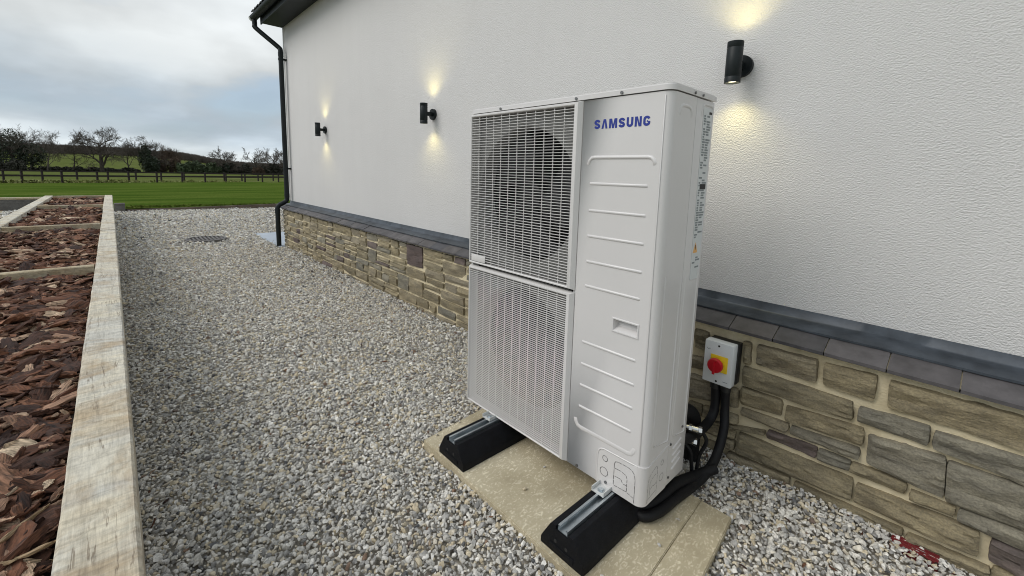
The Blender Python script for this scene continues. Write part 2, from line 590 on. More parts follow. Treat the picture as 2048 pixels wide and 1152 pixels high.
M['bark'] = mat_random('bark_chip', [(0.0, (0.032, 0.013, 0.008)), (0.25, (0.072, 0.028, 0.014)), (0.5, (0.13, 0.052, 0.026)), (0.7, (0.195, 0.088, 0.046)),
                                     (0.85, (0.29, 0.175, 0.115)), (0.95, (0.43, 0.30, 0.20)), (1.0, (0.54, 0.42, 0.29))], 0.88, 2.4, 0.8, (1.0, 9, 9), 0.9, 0.008)
M['soil'] = mat_plain('dark_soil', (0.018, 0.011, 0.008), 0.95, 0, 0.5, 40.0)
M['grate'] = mat_plain('cast_iron', (0.13, 0.12, 0.11), 0.6, 0.4, 0.3, 40.0)
M['edging'] = mat_plain('edging_timber', (0.13, 0.10, 0.075), 0.9, 0, 0.4, 5.0, 0.5, 50.0)
M['lawn'] = mat_grass('lawn_grass', (0.036, 0.068, 0.010), (0.064, 0.102, 0.016), (0.115, 0.140, 0.032), 1.0, (1.4, 0.35, 1))
M['field'] = mat_grass('field_grass', (0.075, 0.095, 0.026), (0.10, 0.12, 0.036), (0.135, 0.145, 0.06), 0.25)
M['hill'] = mat_grass('hill_pasture', (0.05, 0.095, 0.012), (0.075, 0.125, 0.016), (0.105, 0.145, 0.03), 0.06)
M['fence'] = mat_plain('creosoted_wood', (0.020, 0.013, 0.010), 0.85, 0, 0.35, 8.0)
M['bark_tree'] = mat_plain('tree_bark', (0.058, 0.048, 0.039), 0.95, 0, 0.35, 4.0)
M['twig'] = mat_plain('winter_twig', (0.088, 0.072, 0.058), 0.95, 0, 0.3, 2.0)
M['twig_brown'] = mat_plain('brown_twig', (0.085, 0.058, 0.040), 0.95, 0, 0.3, 2.0)
M['ivy'] = mat_plain('ivy_leaf', (0.03, 0.042, 0.022), 0.6, 0, 0.4, 1.5)
M['hedge'] = mat_plain('hedge_leaf', (0.048, 0.068, 0.028), 0.75, 0, 0.45, 0.6)
M['hedge_dark'] = mat_plain('dark_hedge_leaf', (0.042, 0.042, 0.029), 0.8, 0, 0.4, 0.6)
M['weed'] = mat_plain('weed_leaf', (0.16, 0.165, 0.04), 0.8, 0, 0.4, 1.0)
M['brick'] = mat_plain('red_brick', (0.16, 0.014, 0.016), 0.6, 0, 0.25, 60.0)
M['lamp_lens'] = mat_emit('lit_lens', (1.0, 0.9, 0.62), 6.0)

# ------------------------------------------------------------------ terrain
def gz(d):
    pts = ((0, -0.06), (14.55, -0.06), (14.75, 0.04), (51, -0.64), (64, -0.84), (150, -1.25), (210, -0.6), (330, 4.2), (480, 9.0), (700, 7.0), (1200, 0), (4000, 0))
    for (a, za), (b, zb) in zip(pts, pts[1:]):
        if d <= b:
            return za + (zb - za) * (d - a) / (b - a)
    return 0.0


def hill_factor(x, y):
    """1 on the left of the view, falling away to the right"""
    a = math.degrees(math.atan2(y - CAM.y, -(x - CAM.x)))
    pts = ((-99, 1.0), (2, 1.0), (3, 0.86), (5.6, 0.80), (7.0, 0.58), (8.3, 0.36), (10, 0.16), (13, 0.05), (99, 0.05))
    for (p, u), (q, v) in zip(pts, pts[1:]):
        if a <= q:
            return u + (v - u) * (a - p) / (q - p)
    return 0.05


def ground_z(x, y):
    d = -(x - CAM.x)
    r = math.hypot(x - CAM.x, y - CAM.y)
    if d <= 0:
        return -0.06
    c = d / max(r, 1e-6)
    w = max(0.0, min(1.0, (c - 0.3) / 0.4))
    z = gz(d if r < 60 else r)
    if r > 150 and z > -1.25:
        z = -1.25 + (z + 1.25) * hill_factor(x, y)
    return z * w - 0.06 * (1 - w)


radii = [0, 6, 12, 14.4, 15.4, 17, 20, 27, 34, 43, 52, 60, 70, 100, 150, 180, 210, 240, 270, 300, 330, 380, 430, 480, 560, 700, 900, 1200, 2000, 4000]
angs = [math.radians(a) for a in list(range(-180, -30, 10)) + [x * 1.5 for x in range(-20, 21)] + list(range(40, 180, 10))]
V, F = [], []
for r in radii:
    for a in angs:
        x, y = CAM.x - r * math.cos(a), CAM.y + r * math.sin(a)
        V.append((x, y, ground_z(x, y)))
na = len(angs)
for i in range(len(radii) - 1):
    for j in range(na):
        F.append((i * na + j, i * na + (j + 1) % na, (i + 1) * na + (j + 1) % na, (i + 1) * na + j))
me = bpy.data.meshes.new('ground')
me.from_pydata(V, [], F)
tag(link_mesh('ground', me, M['field'], None, 60), 'pasture and rolling fields beyond the garden', None, None, 'structure')


# fence line on plan
FA, FB = Vector((-50.0, -7.55)), Vector((-60.1, 11.5))
FD = (FB - FA).normalized()

def fence_x(y):
    return FA.x + (y - FA.y) * (FB.x - FA.x) / (FB.y - FA.y)


def strip_z(x, y):
    return ground_z(x, y)


V, F = [], []
ny, nx = 60, 30
for j in range(ny + 1):
    y = -22 + 52 * j / ny
    xs = -13.09 + 0.09 * (y - 1)
    for i in range(nx + 1):
        t = i / nx
        x = xs + (fence_x(y) - 1.0 - xs) * t
        V.append((x, y, (max(strip_z(x, y), -3) if i else 0.04) + 0.03))
for j in range(ny):
    for i in range(nx):
        a = j * (nx + 1) + i
        F.append((a, a + 1, a + nx + 2, a + nx + 1))
me = bpy.data.meshes.new('lawn')
me.from_pydata(V, [], F)
tag(link_mesh('lawn', me, M['lawn'], None, 60), 'mown green lawn running up to the rail fence', None, None, 'structure')

# gravel base sheet
gb = MB()
gb.add([(-13.2, -7, -0.012), (3.5, -7, -0.012), (3.5, 6, -0.012), (-13.2, 6, -0.012)], [(0, 1, 2, 3)])
tag(gb.build('gravel_ground', M['gravel_under'], None, 0), 'stone dust under the gravel', None, None, 'structure')

# concrete path round the house corner
p = MB().box((-7.39, 0.63, -0.03), (-5.72, 6.0, 0.012), 0.006)
tag(p.build('path', M['path']), 'pale blue-grey concrete path at the house corner', None, None, 'structure')

# the higher gravelled terrace left of the raised bed
p = MB().box((-11.77, -7.0, -0.05), (-2.0, -2.288, 0.205))
tag(p.build('terrace', M['gravel_under'], None, 0), 'raised gravelled terrace on the far side of the bed', None, None, 'structure')

# ------------------------------------------------------------------ scatter helper
def scatter(name, pts, rots, scls, protos, parent=None):
    coll = bpy.data.collections.new(name + '_source')
    for o in protos:
        for c in list(o.users_collection):
            c.objects.unlink(o)
        coll.objects.link(o)
    n = len(pts)
    me = bpy.data.meshes.new(name)
    me.vertices.add(n)
    me.vertices.foreach_set('co', np.asarray(pts, np.float32).ravel())
    for an, arr, ty in (('rot', rots, 'FLOAT_VECTOR'), ('scl', scls, 'FLOAT_VECTOR')):
        at = me.attributes.new(an, ty, 'POINT')
        at.data.foreach_set('vector', np.asarray(arr, np.float32).ravel())
    at = me.attributes.new('idx', 'INT', 'POINT')
    at.data.foreach_set('value', rng.integers(0, len(protos), n).astype(np.int32))
    o = bpy.data.objects.new(name, me)
    COL.objects.link(o)
    if parent is not None:
        o.parent = parent
    ng = bpy.data.node_groups.new(name + '_nodes', 'GeometryNodeTree')
    ng.interface.new_socket('Geometry', in_out='INPUT', socket_type='NodeSocketGeometry')
    ng.interface.new_socket('Geometry', in_out='OUTPUT', socket_type='NodeSocketGeometry')
    gi, go = ng.nodes.new('NodeGroupInput'), ng.nodes.new('NodeGroupOutput')
    ci = ng.nodes.new('GeometryNodeCollectionInfo')
    ci.inputs['Collection'].default_value = coll
    ci.inputs['Separate Children'].default_value = True
    ci.inputs['Reset Children'].default_value = True
    ip = ng.nodes.new('GeometryNodeInstanceOnPoints')
    ip.inputs['Pick Instance'].default_value = True

    def na_(nm, ty):
        a = ng.nodes.new('GeometryNodeInputNamedAttribute')
        a.data_type = ty
        a.inputs['Name'].default_value = nm
        return a.outputs['Attribute']
    ng.links.new(gi.outputs[0], ip.inputs['Points'])
    ng.links.new(ci.outputs[0], ip.inputs['Instance'])
    ng.links.new(na_('idx', 'INT'), ip.inputs['Instance Index'])
    er = ng.nodes.new('FunctionNodeEulerToRotation')
    ng.links.new(na_('rot', 'FLOAT_VECTOR'), er.inputs[0])
    ng.links.new(er.outputs[0], ip.inputs['Rotation'])
    ng.links.new(na_('scl', 'FLOAT_VECTOR'), ip.inputs['Scale'])
    ng.links.new(ip.outputs[0], go.inputs[0])
    md = o.modifiers.new('scatter', 'NODES')
    md.node_group = ng
    return o


# ------------------------------------------------------------------ gravel
def pebble(seed):
    r = random.Random(seed)
    bm = bmesh.new()
    ax = (r.uniform(0.8, 1.15), r.uniform(0.6, 0.9), r.uniform(0.38, 0.62))
    for _ in range(13):
        v = Vector((r.gauss(0, 1), r.gauss(0, 1), r.gauss(0, 1))).normalized() * r.uniform(0.85, 1.0)
        bm.verts.new((v.x * ax[0] * 0.5, v.y * ax[1] * 0.5, v.z * ax[2] * 0.5))
    ret = bmesh.ops.convex_hull(bm, input=bm.verts)
    bmesh.ops.delete(bm, geom=[g for g in ret['geom_interior'] if isinstance(g, bmesh.types.BMVert)], context='VERTS')
    bmesh.ops.bevel(bm, geom=bm.edges[:], offset=0.045, segments=1, affect='EDGES', clamp_overlap=True)
    me = bpy.data.meshes.new('gravel_chip')
    bm.to_mesh(me)
    bm.free()
    return link_mesh('gravel_chip', me, M['gravel'], None, 25)


def field_points(x0, x1, y0, y1, sp):
    nx_, ny_ = int((x1 - x0) / sp), int((y1 - y0) / sp)
    gx, gy = np.meshgrid(np.arange(nx_), np.arange(ny_))
    x = x0 + (gx + 0.5 * (gy % 2) + rng.uniform(-.5, .5, gx.shape)) * sp
    y = y0 + (gy + rng.uniform(-.5, .5, gy.shape)) * sp
    return x.ravel(), y.ravel()


SLAB = [(0.005, -0.262), (1.185, -0.280), (1.125, 0.345), (-0.05, 0.345)]


def in_slab(x, y):
    t = (y + 0.27) / 0.61
    lo, hi = 0.005 - 0.055 * t, 1.185 - 0.06 * t
    mg = 0.004
    return (y > -0.272 + mg) & (y < 0.345 - mg) & (x > lo + mg) & (x < hi - mg)


zones = [  # x0,x1,y0,y1,spacing,size
    (-0.9, 2.15, -1.23, 0.76, 0.0118, 0.0195), (-3.2, -0.9, -1.23, 0.76, 0.0148, 0.0212), (-6.0, -3.2, -1.23, 0.76, 0.022, 0.026),
    (-9.5, -6.0, -1.23, 3.0, 0.033, 0.036), (-13.1, -9.5, -1.23, 4.5, 0.042, 0.045), (-11.6, -5.0, -3.6, -2.29, 0.045, 0.047)]
PX, PY, PZ, PS = [], [], [], []
for x0, x1, y0, y1, sp, size in zones:
    x, y = field_points(x0, x1, y0, y1, sp)
    keep = (~in_slab(x, y) | (rng.uniform(0, 1, len(x)) < 0.004)) & ~((x > -7.38) & (x < -5.73) & (y > 0.64)) & ~((x > -5.9) & (y > 0.735)) & (np.hypot(x + 7.05, y + 0.14) > 0.30)
    x, y = x[keep], y[keep]
    und = 0.006 * np.sin(x * 5.1 + 1.3 * np.sin(y * 3.7)) + 0.005 * np.sin(y * 7.3 + x * 2.1)
    n = len(x)
    PX.append(x)
    PY.append(y)
    PZ.append((0.215 if y1 < -2 else 0.0) + np.where(in_slab(x, y), 0.035 - und, 0.0) + und + rng.uniform(-0.004, 0.009, n) * (size / 0.02))
    PS.append(size * np.clip(rng.lognormal(0, 0.32, n), 0.5, 2.1))
x, y, z, sz = map(np.concatenate, (PX, PY, PZ, PS))
n = len(x)
rots = np.c_[rng.normal(0, 0.5, n), rng.normal(0, 0.5, n), rng.uniform(0, 6.283, n)]
scl = np.c_[sz, sz * rng.uniform(0.85, 1.1, n), sz * rng.uniform(0.85, 1.25, n)]
g = scatter('gravel', np.c_[x, y, z], rots, scl, [pebble(100 + i) for i in range(14)])
tag(g, 'loose angular grey and buff gravel between the raised bed and the house', None, None, 'stuff')
print('gravel', n)

# ------------------------------------------------------------------ house
house = empty('house', (-5.9, 0.86, 0))
tag(house, 'white rendered house with coursed stone plinth, slate sill and dark eaves', 'house')
HO = Vector((-5.9, 0.86, 0))


class HMB(MB):
    """builds in world space, stored relative to the house"""
    def build(s, name, mat, parent=None, smooth=30, label=None):
        off = HO if parent is house else None
        if off is not None:
            s.v = [(a - off.x, b - off.y, c - off.z) for a, b, c in s.v]
        return MB.build(s, name, mat, parent, smooth, label)


X0, X1, WY = -5.90, 4.6, 0.86          # rendered wall
PYF = 0.745                             # mortar face of the plinth
rw = HMB().box((X0, WY, 0.703), (X1, 8.0, 3.40), 0.003)
rw.box((X0 + 0.02, WY + 0.022, 0.3), (X1 - 0.02, 7.98, 0.72))
rw.build('rendered_wall', M['render'], house)
HMB().box((X0 - 0.006, WY - 0.006, 0.715), (X0 + 0.03, WY + 0.03, 3.345), 0.003).build('corner_bead', M['pale_upvc'], house)

plinth_bm = HMB()
# mortar face with a gently uneven surface
nxm, nzm = 260, 22
V, F = [], []
for i in range(nxm + 1):
    xx = X0 + 0.06 + (2.6 - X0) * i / nxm
    for k in range(nzm + 1):
        zq = -0.06 + 0.675 * k / nzm
        V.append((xx, PYF + 0.007 * mnoise.noise((xx * 9, zq * 22, 0)), zq))
for i in range(nxm):
    for k in range(nzm):
        a = i * (nzm + 1) + k
        F.append((a, a + nzm + 1, a + nzm + 2, a + 1))
plinth_bm.add(V, F)
plinth_bm.box((X0 + 0.061, PYF + 0.02, -0.06), (2.5, 1.2, 0.612))
plinth = plinth_bm.build('plinth', M['mortar'], house, 30, 'buff mortar bed of the stone plinth')


def stone_mesh(quad, cell=0.022, proud=0.02, seed=0):
    """quad: TL,TR,BR,BL in (x,z). rock-faced block standing proud of the mortar"""
    TL, TR, BR, BL = [Vector((q[0], q[1])) for q in quad]
    w, h = (TR - TL).length, (TL - BL).length
    nu, nv = max(5, min(36, int(w / cell) + 2)), max(4, min(14, int(h / cell) + 3))
    r = random.Random(seed)
    ph = Vector((r.uniform(0, 99), r.uniform(0, 99), r.uniform(0, 99)))
    tilt, bow = r.uniform(-0.007, 0.007), r.uniform(-0.006, 0.006)
    c = (TL + TR + BR + BL) / 4
    V, F = [], []
    eu, ev = min(0.2, 0.0035 / w), min(0.2, 0.0035 / h)
    us = [0.0, eu] + [eu + (1 - 2 * eu) * k / (nu - 2) for k in range(1, nu - 2)] + [1 - eu, 1.0]
    vs = [0.0, ev] + [ev + (1 - 2 * ev) * k / (nv - 2) for k in range(1, nv - 2)] + [1 - ev, 1.0]
    for i in range(nu + 1):
        for j in range(nv + 1):
            u, v = us[i], vs[j]
            # rounded corners: pull corner points in
            du, dv = min(u, 1 - u) * w, min(v, 1 - v) * h
            P = (TL * (1 - u) + TR * u) * v + (BL * (1 - u) + BR * u) * (1 - v)
            edge = min(du, dv)
            rc = 0.012
            if du < rc and dv < rc:
                P = P + (c - P).normalized() * 0.003
            if edge < 1e-6:
                nn = mnoise.noise(Vector((P.x * 28, P.y * 28, 0)) + ph)
                n2_ = mnoise.noise(Vector((P.x * 75, P.y * 75, 5)) + ph)
                P = P + (c - P).normalized() * (0.008 * nn + 0.004 * n2_ + 0.001)
                y = PYF + 0.02
            else:
                q = Vector((P.x * 7, P.y * 20, 0)) + ph
                rock = mnoise.fractal(q, 0.7, 2.1, 6) * 0.013 + 0.006 * (0.5 - abs(mnoise.noise(q * 1.7)))
                ledge = 0.010 * math.floor(2.5 * (mnoise.noise(Vector((P.x * 4, P.y * 26, 3)) + ph) + 0.5)) / 2.5
                fall = min(1.0, 0.5 + edge / 0.016)
                y = PYF - (proud * (0.25 + 0.75 * fall) + rock * fall + ledge * fall + tilt * (2 * v - 1) + bow * (2 * u - 1) * fall)
            V.append((P.x, y, P.y))
    for i in range(nu):
        for j in range(nv):
            a = i * (nv + 1) + j
            F.append((a, a + nv + 1, a + nv + 2, a + 1))
    o = V[len(V) // 2]
    return V, F


def add_stone(quad, mat, cell, seed, proud=0.018):
    V, F = stone_mesh(quad, cell, proud, seed)
    me = bpy.data.meshes.new('stone')
    off = HO
    me.from_pydata([(a - off.x, b - off.y, c - off.z) for a, b, c in V], [], F)
    o = link_mesh('stone', me, mat, plinth, 24, None, False)
    return o


# stones to the right of the heat pump, laid out as in the place (image-measured corners on the wall plane)
ZO, ZS = (1360, 560), 1.946
near = [
    [(60, 188), (112, 205), (108, 272), (60, 262)], [(250, 236), (276, 244), (272, 332), (250, 326)],
    [(303, 252), (534, 312), (528, 402), (298, 328)], [(563, 322), (768, 374), (752, 474), (558, 408)],
    [(818, 392), (1345, 536), (1345, 668), (808, 496)],
    [(42, 292), (105, 304), (102, 350), (40, 340)], [(248, 336), (672, 478), (668, 546), (243, 404)],
    [(700, 492), (972, 572), (962, 646), (690, 548)], [(992, 590), (1345, 692), (1345, 800), (984, 652)],
    [(40, 362), (152, 398), (152, 474), (36, 452)], [(160, 405), (226, 425), (222, 500), (158, 480)],
    [(240, 416), (396, 468), (392, 530), (238, 482)], [(414, 490), (716, 580), (708, 644), (408, 546)],
    [(738, 602), (1034, 692), (1024, 850), (726, 708)], [(1044, 706), (1345, 806), (1345, 975), (1034, 860)],
    [(238, 497), (424, 562), (418, 590), (236, 524)], [(432, 568), (698, 658), (696, 698), (426, 600)],
    [(36, 470), (86, 486), (84, 530), (34, 512)], [(92, 488), (226, 530), (222, 560), (90, 530)], [(92, 540), (330, 588), (326, 606), (180, 570)],
    [(343, 584), (536, 652), (526, 694), (338, 612)], [(540, 656), (664, 704), (660, 738), (532, 698)], [(670, 708), (884, 792), (872, 836), (662, 744)],
    [(897, 818), (1076, 886), (1064, 922), (890, 848)], [(1088, 888), (1345, 986), (1345, 1055), (1076, 930)],
    [(92, 548), (168, 572), (166, 610), (90, 590)], [(176, 578), (216, 590), (212, 618), (172, 604)], [(172, 612), (214, 628), (210, 660), (168, 646)],
    [(232, 594), (672, 776), (664, 856), (218, 664)], [(688, 792), (1166, 980), (1158, 1070), (676, 862)], [(1214, 1008), (1345, 1058), (1345, 1165), (1200, 1092)],
    [(190, 668), (428, 768), (420, 806), (180, 700)], [(446, 786), (866, 972), (856, 1014), (438, 822)], [(882, 986), (1206, 1122), (1196, 1165), (870, 1026)],
    [(1216, 1118), (1345, 1172), (1345, 1215), (1206, 1160)], [(60, 610), (164, 640), (160, 690), (58, 650)]]
PURPLE_NEAR = {20, 30}
GREY_NEAR = {7, 8, 14, 16, 21, 24, 13}
for k, qd in enumerate(near):
    Q = []
    for (a, b) in qd:
        P = on_y(ZO[0] + a / ZS, ZO[1] + b / ZS, PYF - 0.012)
        Q.append((P.x, P.z))
    cxq, czq = sum(q[0] for q in Q) / 4, sum(q[1] for q in Q) / 4
    Q = [(a + math.copysign(0.005, a - cxq), b + math.copysign(0.0038, b - czq)) for a, b in Q]
    mt = M['stone_purple'] if k in PURPLE_NEAR else M['stone_grey'] if k in GREY_NEAR else M['stone']
    add_stone(Q, mt, 0.0125, 500 + k, 0.02)

# the run to the left: coursed rubble in bands, jumpers among thin courses
rs = random.Random(21)
gap = 0.0068
count = 0


def rect_stone(x0, x1, z0, z1, mat=None, cell=0.035):
    global count
    j = lambda: rs.uniform(-0.005, 0.005)
    qd = [(x0 + gap + j(), z1 - gap + j() * 0.6), (x1 - gap + j(), z1 - gap + j() * 0.6), (x1 - gap + j(), z0 + gap + j() * 0.6), (x0 + gap + j(), z0 + gap + j() * 0.6)]
    if mat is None:
        t = rs.random()
        mat = M['stone'] if t < 0.76 else M['stone_grey'] if t < 0.93 else M['stone_purple']
    add_stone(qd, mat, cell, 900 + count, rs.uniform(0.010, 0.020))
    count += 1


XA, XB = X0 + 0.075, 0.70
bands = [(-0.035, 0.12), (0.12, 0.27), (0.27, 0.415), (0.415, 0.588)]
for bi, (b0, b1) in enumerate(bands):
    x = XA
    while x < XB - 0.05:
        w = rs.uniform(0.15, 0.40)
        forced = False
        if bi == 3 and x < -1.92 < x + w:
            w = max(0.08, -1.92 - x)
        elif bi == 3 and abs(x + 1.92) < 0.02:
            rect_stone(-1.92, -1.65, 0.378, b1, M['stone_purple'])
            x = -1.65
            continue
        if x + w > XB - 0.12:
            w = XB - x
        lo = b0 if bi == 0 else b0 + rs.uniform(-0.006, 0.006) * 0
        t = rs.random()
        zt = b1
        if bi == 2 and x < -1.65 and x + w > -1.92:
            zt = 0.372
        H = zt - lo
        if (t < 0.30 and w < 0.27) or w < 0.11 or H < 0.11:
            rect_stone(x, x + w, lo, zt)
        elif t < 0.72:
            s = lo + H * rs.uniform(0.36, 0.64)
            for (za, zb) in ((lo, s), (s, zt)):
                if w > 0.3 and rs.random() < 0.55:
                    c = x + w * rs.uniform(0.35, 0.65)
                    rect_stone(x, c, za, zb)
                    rect_stone(c, x + w, za, zb)
                else:
                    rect_stone(x, x + w, za, zb)
        else:
            s1, s2 = lo + H * rs.uniform(0.28, 0.36), lo + H * rs.uniform(0.62, 0.7)
            for (za, zb) in ((lo, s1), (s1, s2), (s2, zt)):
                rect_stone(x, x + w, za, zb)
        x += w
# beyond the right edge of the view the courses simply go on
for (b0, b1) in bands:
    x = 1.86
    while x < 2.4:
        w = rs.uniform(0.2, 0.34)
        rect_stone(x, min(x + w, 2.5), b0, b1, None, 0.04)
        x += w
print('stones', count)

# slate sill: front drip edge at y .70, running up under the lead
SF, SFz, ST, STz = 0.700, 0.612, 0.785, 0.650
bed = HMB()
bed.prism([(SF + 0.012, SFz - 0.004), (ST, STz - 0.010), (0.85, STz - 0.01), (0.85, 0.6), (SF + 0.03, 0.594)], 'x', X0 + 0.02, 2.5)
sill = bed.build('slate_sill', M['mortar'], house)
edges = [-5.86]
jn = [0.928, 1.098, 1.270, 1.451, 1.629]
left = np.arange(0.928 - 0.186, -5.8, -0.186)
joints = sorted([round(float(v) + rs.uniform(-.006, .006), 4) for v in left]) + jn + [1.81, 1.99, 2.17, 2.35, 2.5]
joints = [-5.88] + [v for v in joints if v > -5.80]
for a, b in zip(joints, joints[1:]):
    o1, o2 = rs.uniform(-0.0035, 0.0035), rs.uniform(-0.002, 0.002)
    g2 = 0.0018
    prof = [(SF + o1, SFz - 0.014 + o2), (SF + o1, SFz - 0.002 + o2), (SF + 0.004 + o1, SFz + 0.001 + o2), (0.81, STz + 0.011 + o2), (0.81, STz - 0.004 + o2)]
    s = MB().prism([(pp[0] - HO.y, pp[1]) for pp in prof], 'x', a + g2 - HO.x, b - g2 - HO.x)
    s.build('slate', M['slate'], sill, 20)
HMB().prism([(SF + 0.018, 0.592), (SF + 0.010, 0.597), (0.75, 0.612), (0.75, 0.586)], 'x', X0 + 0.04, 2.5).build('drip_strip', M['dark_upvc'], house)
# lead flashing in lengths, dressed up the wall, with an uneven lower edge
fj = [-5.89, -4.32, -2.95, -1.575, -0.2, 1.213, 2.55]
for k, (a, b) in enumerate(zip(fj, fj[1:])):
    V, F = [], []
    nn = 44
    for i in range(nn + 1):
        xx = a + (b - a) * i / nn + (0.02 if i == nn and k < 5 else 0)
        wv = 0.003 * mnoise.noise((xx * 3.1, k, 0)) + 0.0018 * mnoise.noise((xx * 11, k, 4))
        th = 0.0022 * (k % 2)
        prof = [(0.776 + wv, STz - 0.002 + 0.002 + wv * 0.3), (0.776 + wv, STz + 0.006 + th), (0.79, STz + 0.011 + th + wv * 0.4), (0.822, STz + 0.019 + th + wv), (0.846, STz + 0.025 + th + wv * 0.7), (0.853, STz + 0.031 + th), (0.862, STz + 0.075)]
        V += [(xx - HO.x, yy - HO.y, zq) for yy, zq in prof]
    m_ = 7
    for i in range(nn):
        for j in range(m_ - 1):
            F.append((i * m_ + j, (i + 1) * m_ + j, (i + 1) * m_ + j + 1, i * m_ + j + 1))
    MB().add(V, F).build('lead_flashing', M['lead'], house, 40)
# eaves
HMB().box((X0 - 0.02, 0.585, 3.350), (X1, 0.859, 3.362)).build('soffit', M['dark_upvc'], house)
HMB().box((X0 - 0.04, 0.568, 3.335), (X1, 0.584, 3.53), 0.003).build('fascia', M['dark_upvc'], house)
HMB().box((X0 - 0.04, 0.585, 3.363), (X0 - 0.021, 0.86, 3.53)).build('box_end', M['dark_upvc'], house)
gut = HMB()
arc = [(0.512 + 0.056 * math.cos(a), 3.455 + 0.056 * math.sin(a)) for a in np.linspace(math.pi, 2 * math.pi, 13)]
arc2 = [(0.512 + 0.052 * math.cos(a), 3.457 + 0.052 * math.sin(a)) for a in np.linspace(2 * math.pi, math.pi, 13)]
gut.prism(arc + arc2, 'x', X0 - 0.16, X1)
gutter = gut.build('gutter', M['dark_upvc'], house)
HMB().prism([(0.512 + 0.058 * math.cos(a), 3.456 + 0.058 * math.sin(a)) for a in np.linspace(math.pi, 2 * math.pi, 13)], 'x', X0 - 0.215, X0 - 0.161).build('gutter_end', M['pale_upvc'], house)
# roof deck and the lowest course of tiles
HMB().add([(X0 - 0.2, 0.60, 3.54), (X1, 0.60, 3.54), (X1, 4.4, 5.75), (X0 - 0.2, 4.4, 5.75), (X0 - 0.2, 8.2, 3.54), (X1, 8.2, 3.54)],
          [(0, 1, 2, 3), (3, 2, 5, 4)]).build('roof', M['roof_tile'], house)
tl = MB()
tp = []
for i in range(13):
    t = i / 12
    tp.append((t * 0.30, 0.022 * math.sin(t * math.pi * 2) ** 2 + (0.012 if t < 0.1 else 0)))
V = []
for (yy, zz_) in ((-0.0, 0.0), (0.40, 0.232)):
    V += [(a, yy, zz_ + h + 0.014) for a, h in tp] + [(a, yy, zz_ + h) for a, h in tp]
F = []
for i in range(12):
    F += [(i, i + 1, 26 + i + 1, 26 + i), (13 + i, 39 + i, 39 + i + 1, 13 + i + 1), (i, 13 + i, 13 + i + 1, i + 1)]
F += [(0, 26, 39, 13), (12, 25, 51, 38)]
tl.add(V, F)
t0 = None
for i in range(35):
    x = X0 - 0.22 + i * 0.302
    if t0 is None:
        t0 = tl.build('roof_tile', M['roof_tile'], house)
        o = t0
    else:
        o = inst(t0, 'roof_tile', house)
    o.location = (x - HO.x, 0.495 - HO.y, 3.520 - rs.uniform(0, 0.004))

# downpipe
dp = HMB()
PXX = -5.80
path = [(-6.02, 0.512, 3.42), (-6.02, 0.512, 3.33), (-6.0, 0.53, 3.28), (-5.83, 0.765, 3.04), (PXX, 0.79, 2.99), (PXX, 0.79, 2.9)]
dp.tube(smooth_path([path[0], path[1]], 2) + smooth_path(path[1:5], 5)[1:] + [path[5], (PXX, 0.79, 0.78)], 0.034, 16)
dp2 = [(PXX, 0.79, 0.80), (PXX, 0.785, 0.735), (PXX, 0.755, 0.70), (PXX, 0.675, 0.655), (PXX, 0.648, 0.615), (PXX, 0.645, 0.55)]
dp.tube(smooth_path(dp2, 5) + [(PXX, 0.645, 0.0)], 0.0342, 16)
downpipe = dp.build('downpipe', M['dark_upvc'], house, 40)
for zq, yy in ((2.86, 0.79), (1.22, 0.79)):
    b = HMB()
    b.tube([(PXX, yy, zq - 0.014), (PXX, yy, zq + 0.014)], 0.039, 16)
    b.box((PXX - 0.012, yy + 0.03, zq - 0.012), (PXX + 0.012, WY, zq + 0.012))
    b.box((PXX - 0.05, WY - 0.006, zq - 0.012), (PXX + 0.05, WY - 0.001, zq + 0.012))
    b.v = [(p_[0] - HO.x, p_[1] - HO.y, p_[2]) for p_ in b.v]
    MB.build(b, 'pipe_bracket', M['dark_upvc'], downpipe)
for zq, yy in ((2.93, 0.79), (0.80, 0.79), (0.56, 0.645)):
    b = HMB().tube([(PXX, yy, zq - 0.03), (PXX, yy, zq + 0.03)], 0.0375, 16)
    b.v = [(p_[0] - HO.x, p_[1] - HO.y, p_[2]) for p_ in b.v]
    MB.build(b, 'pipe_collar', M['dark_upvc'], downpipe)

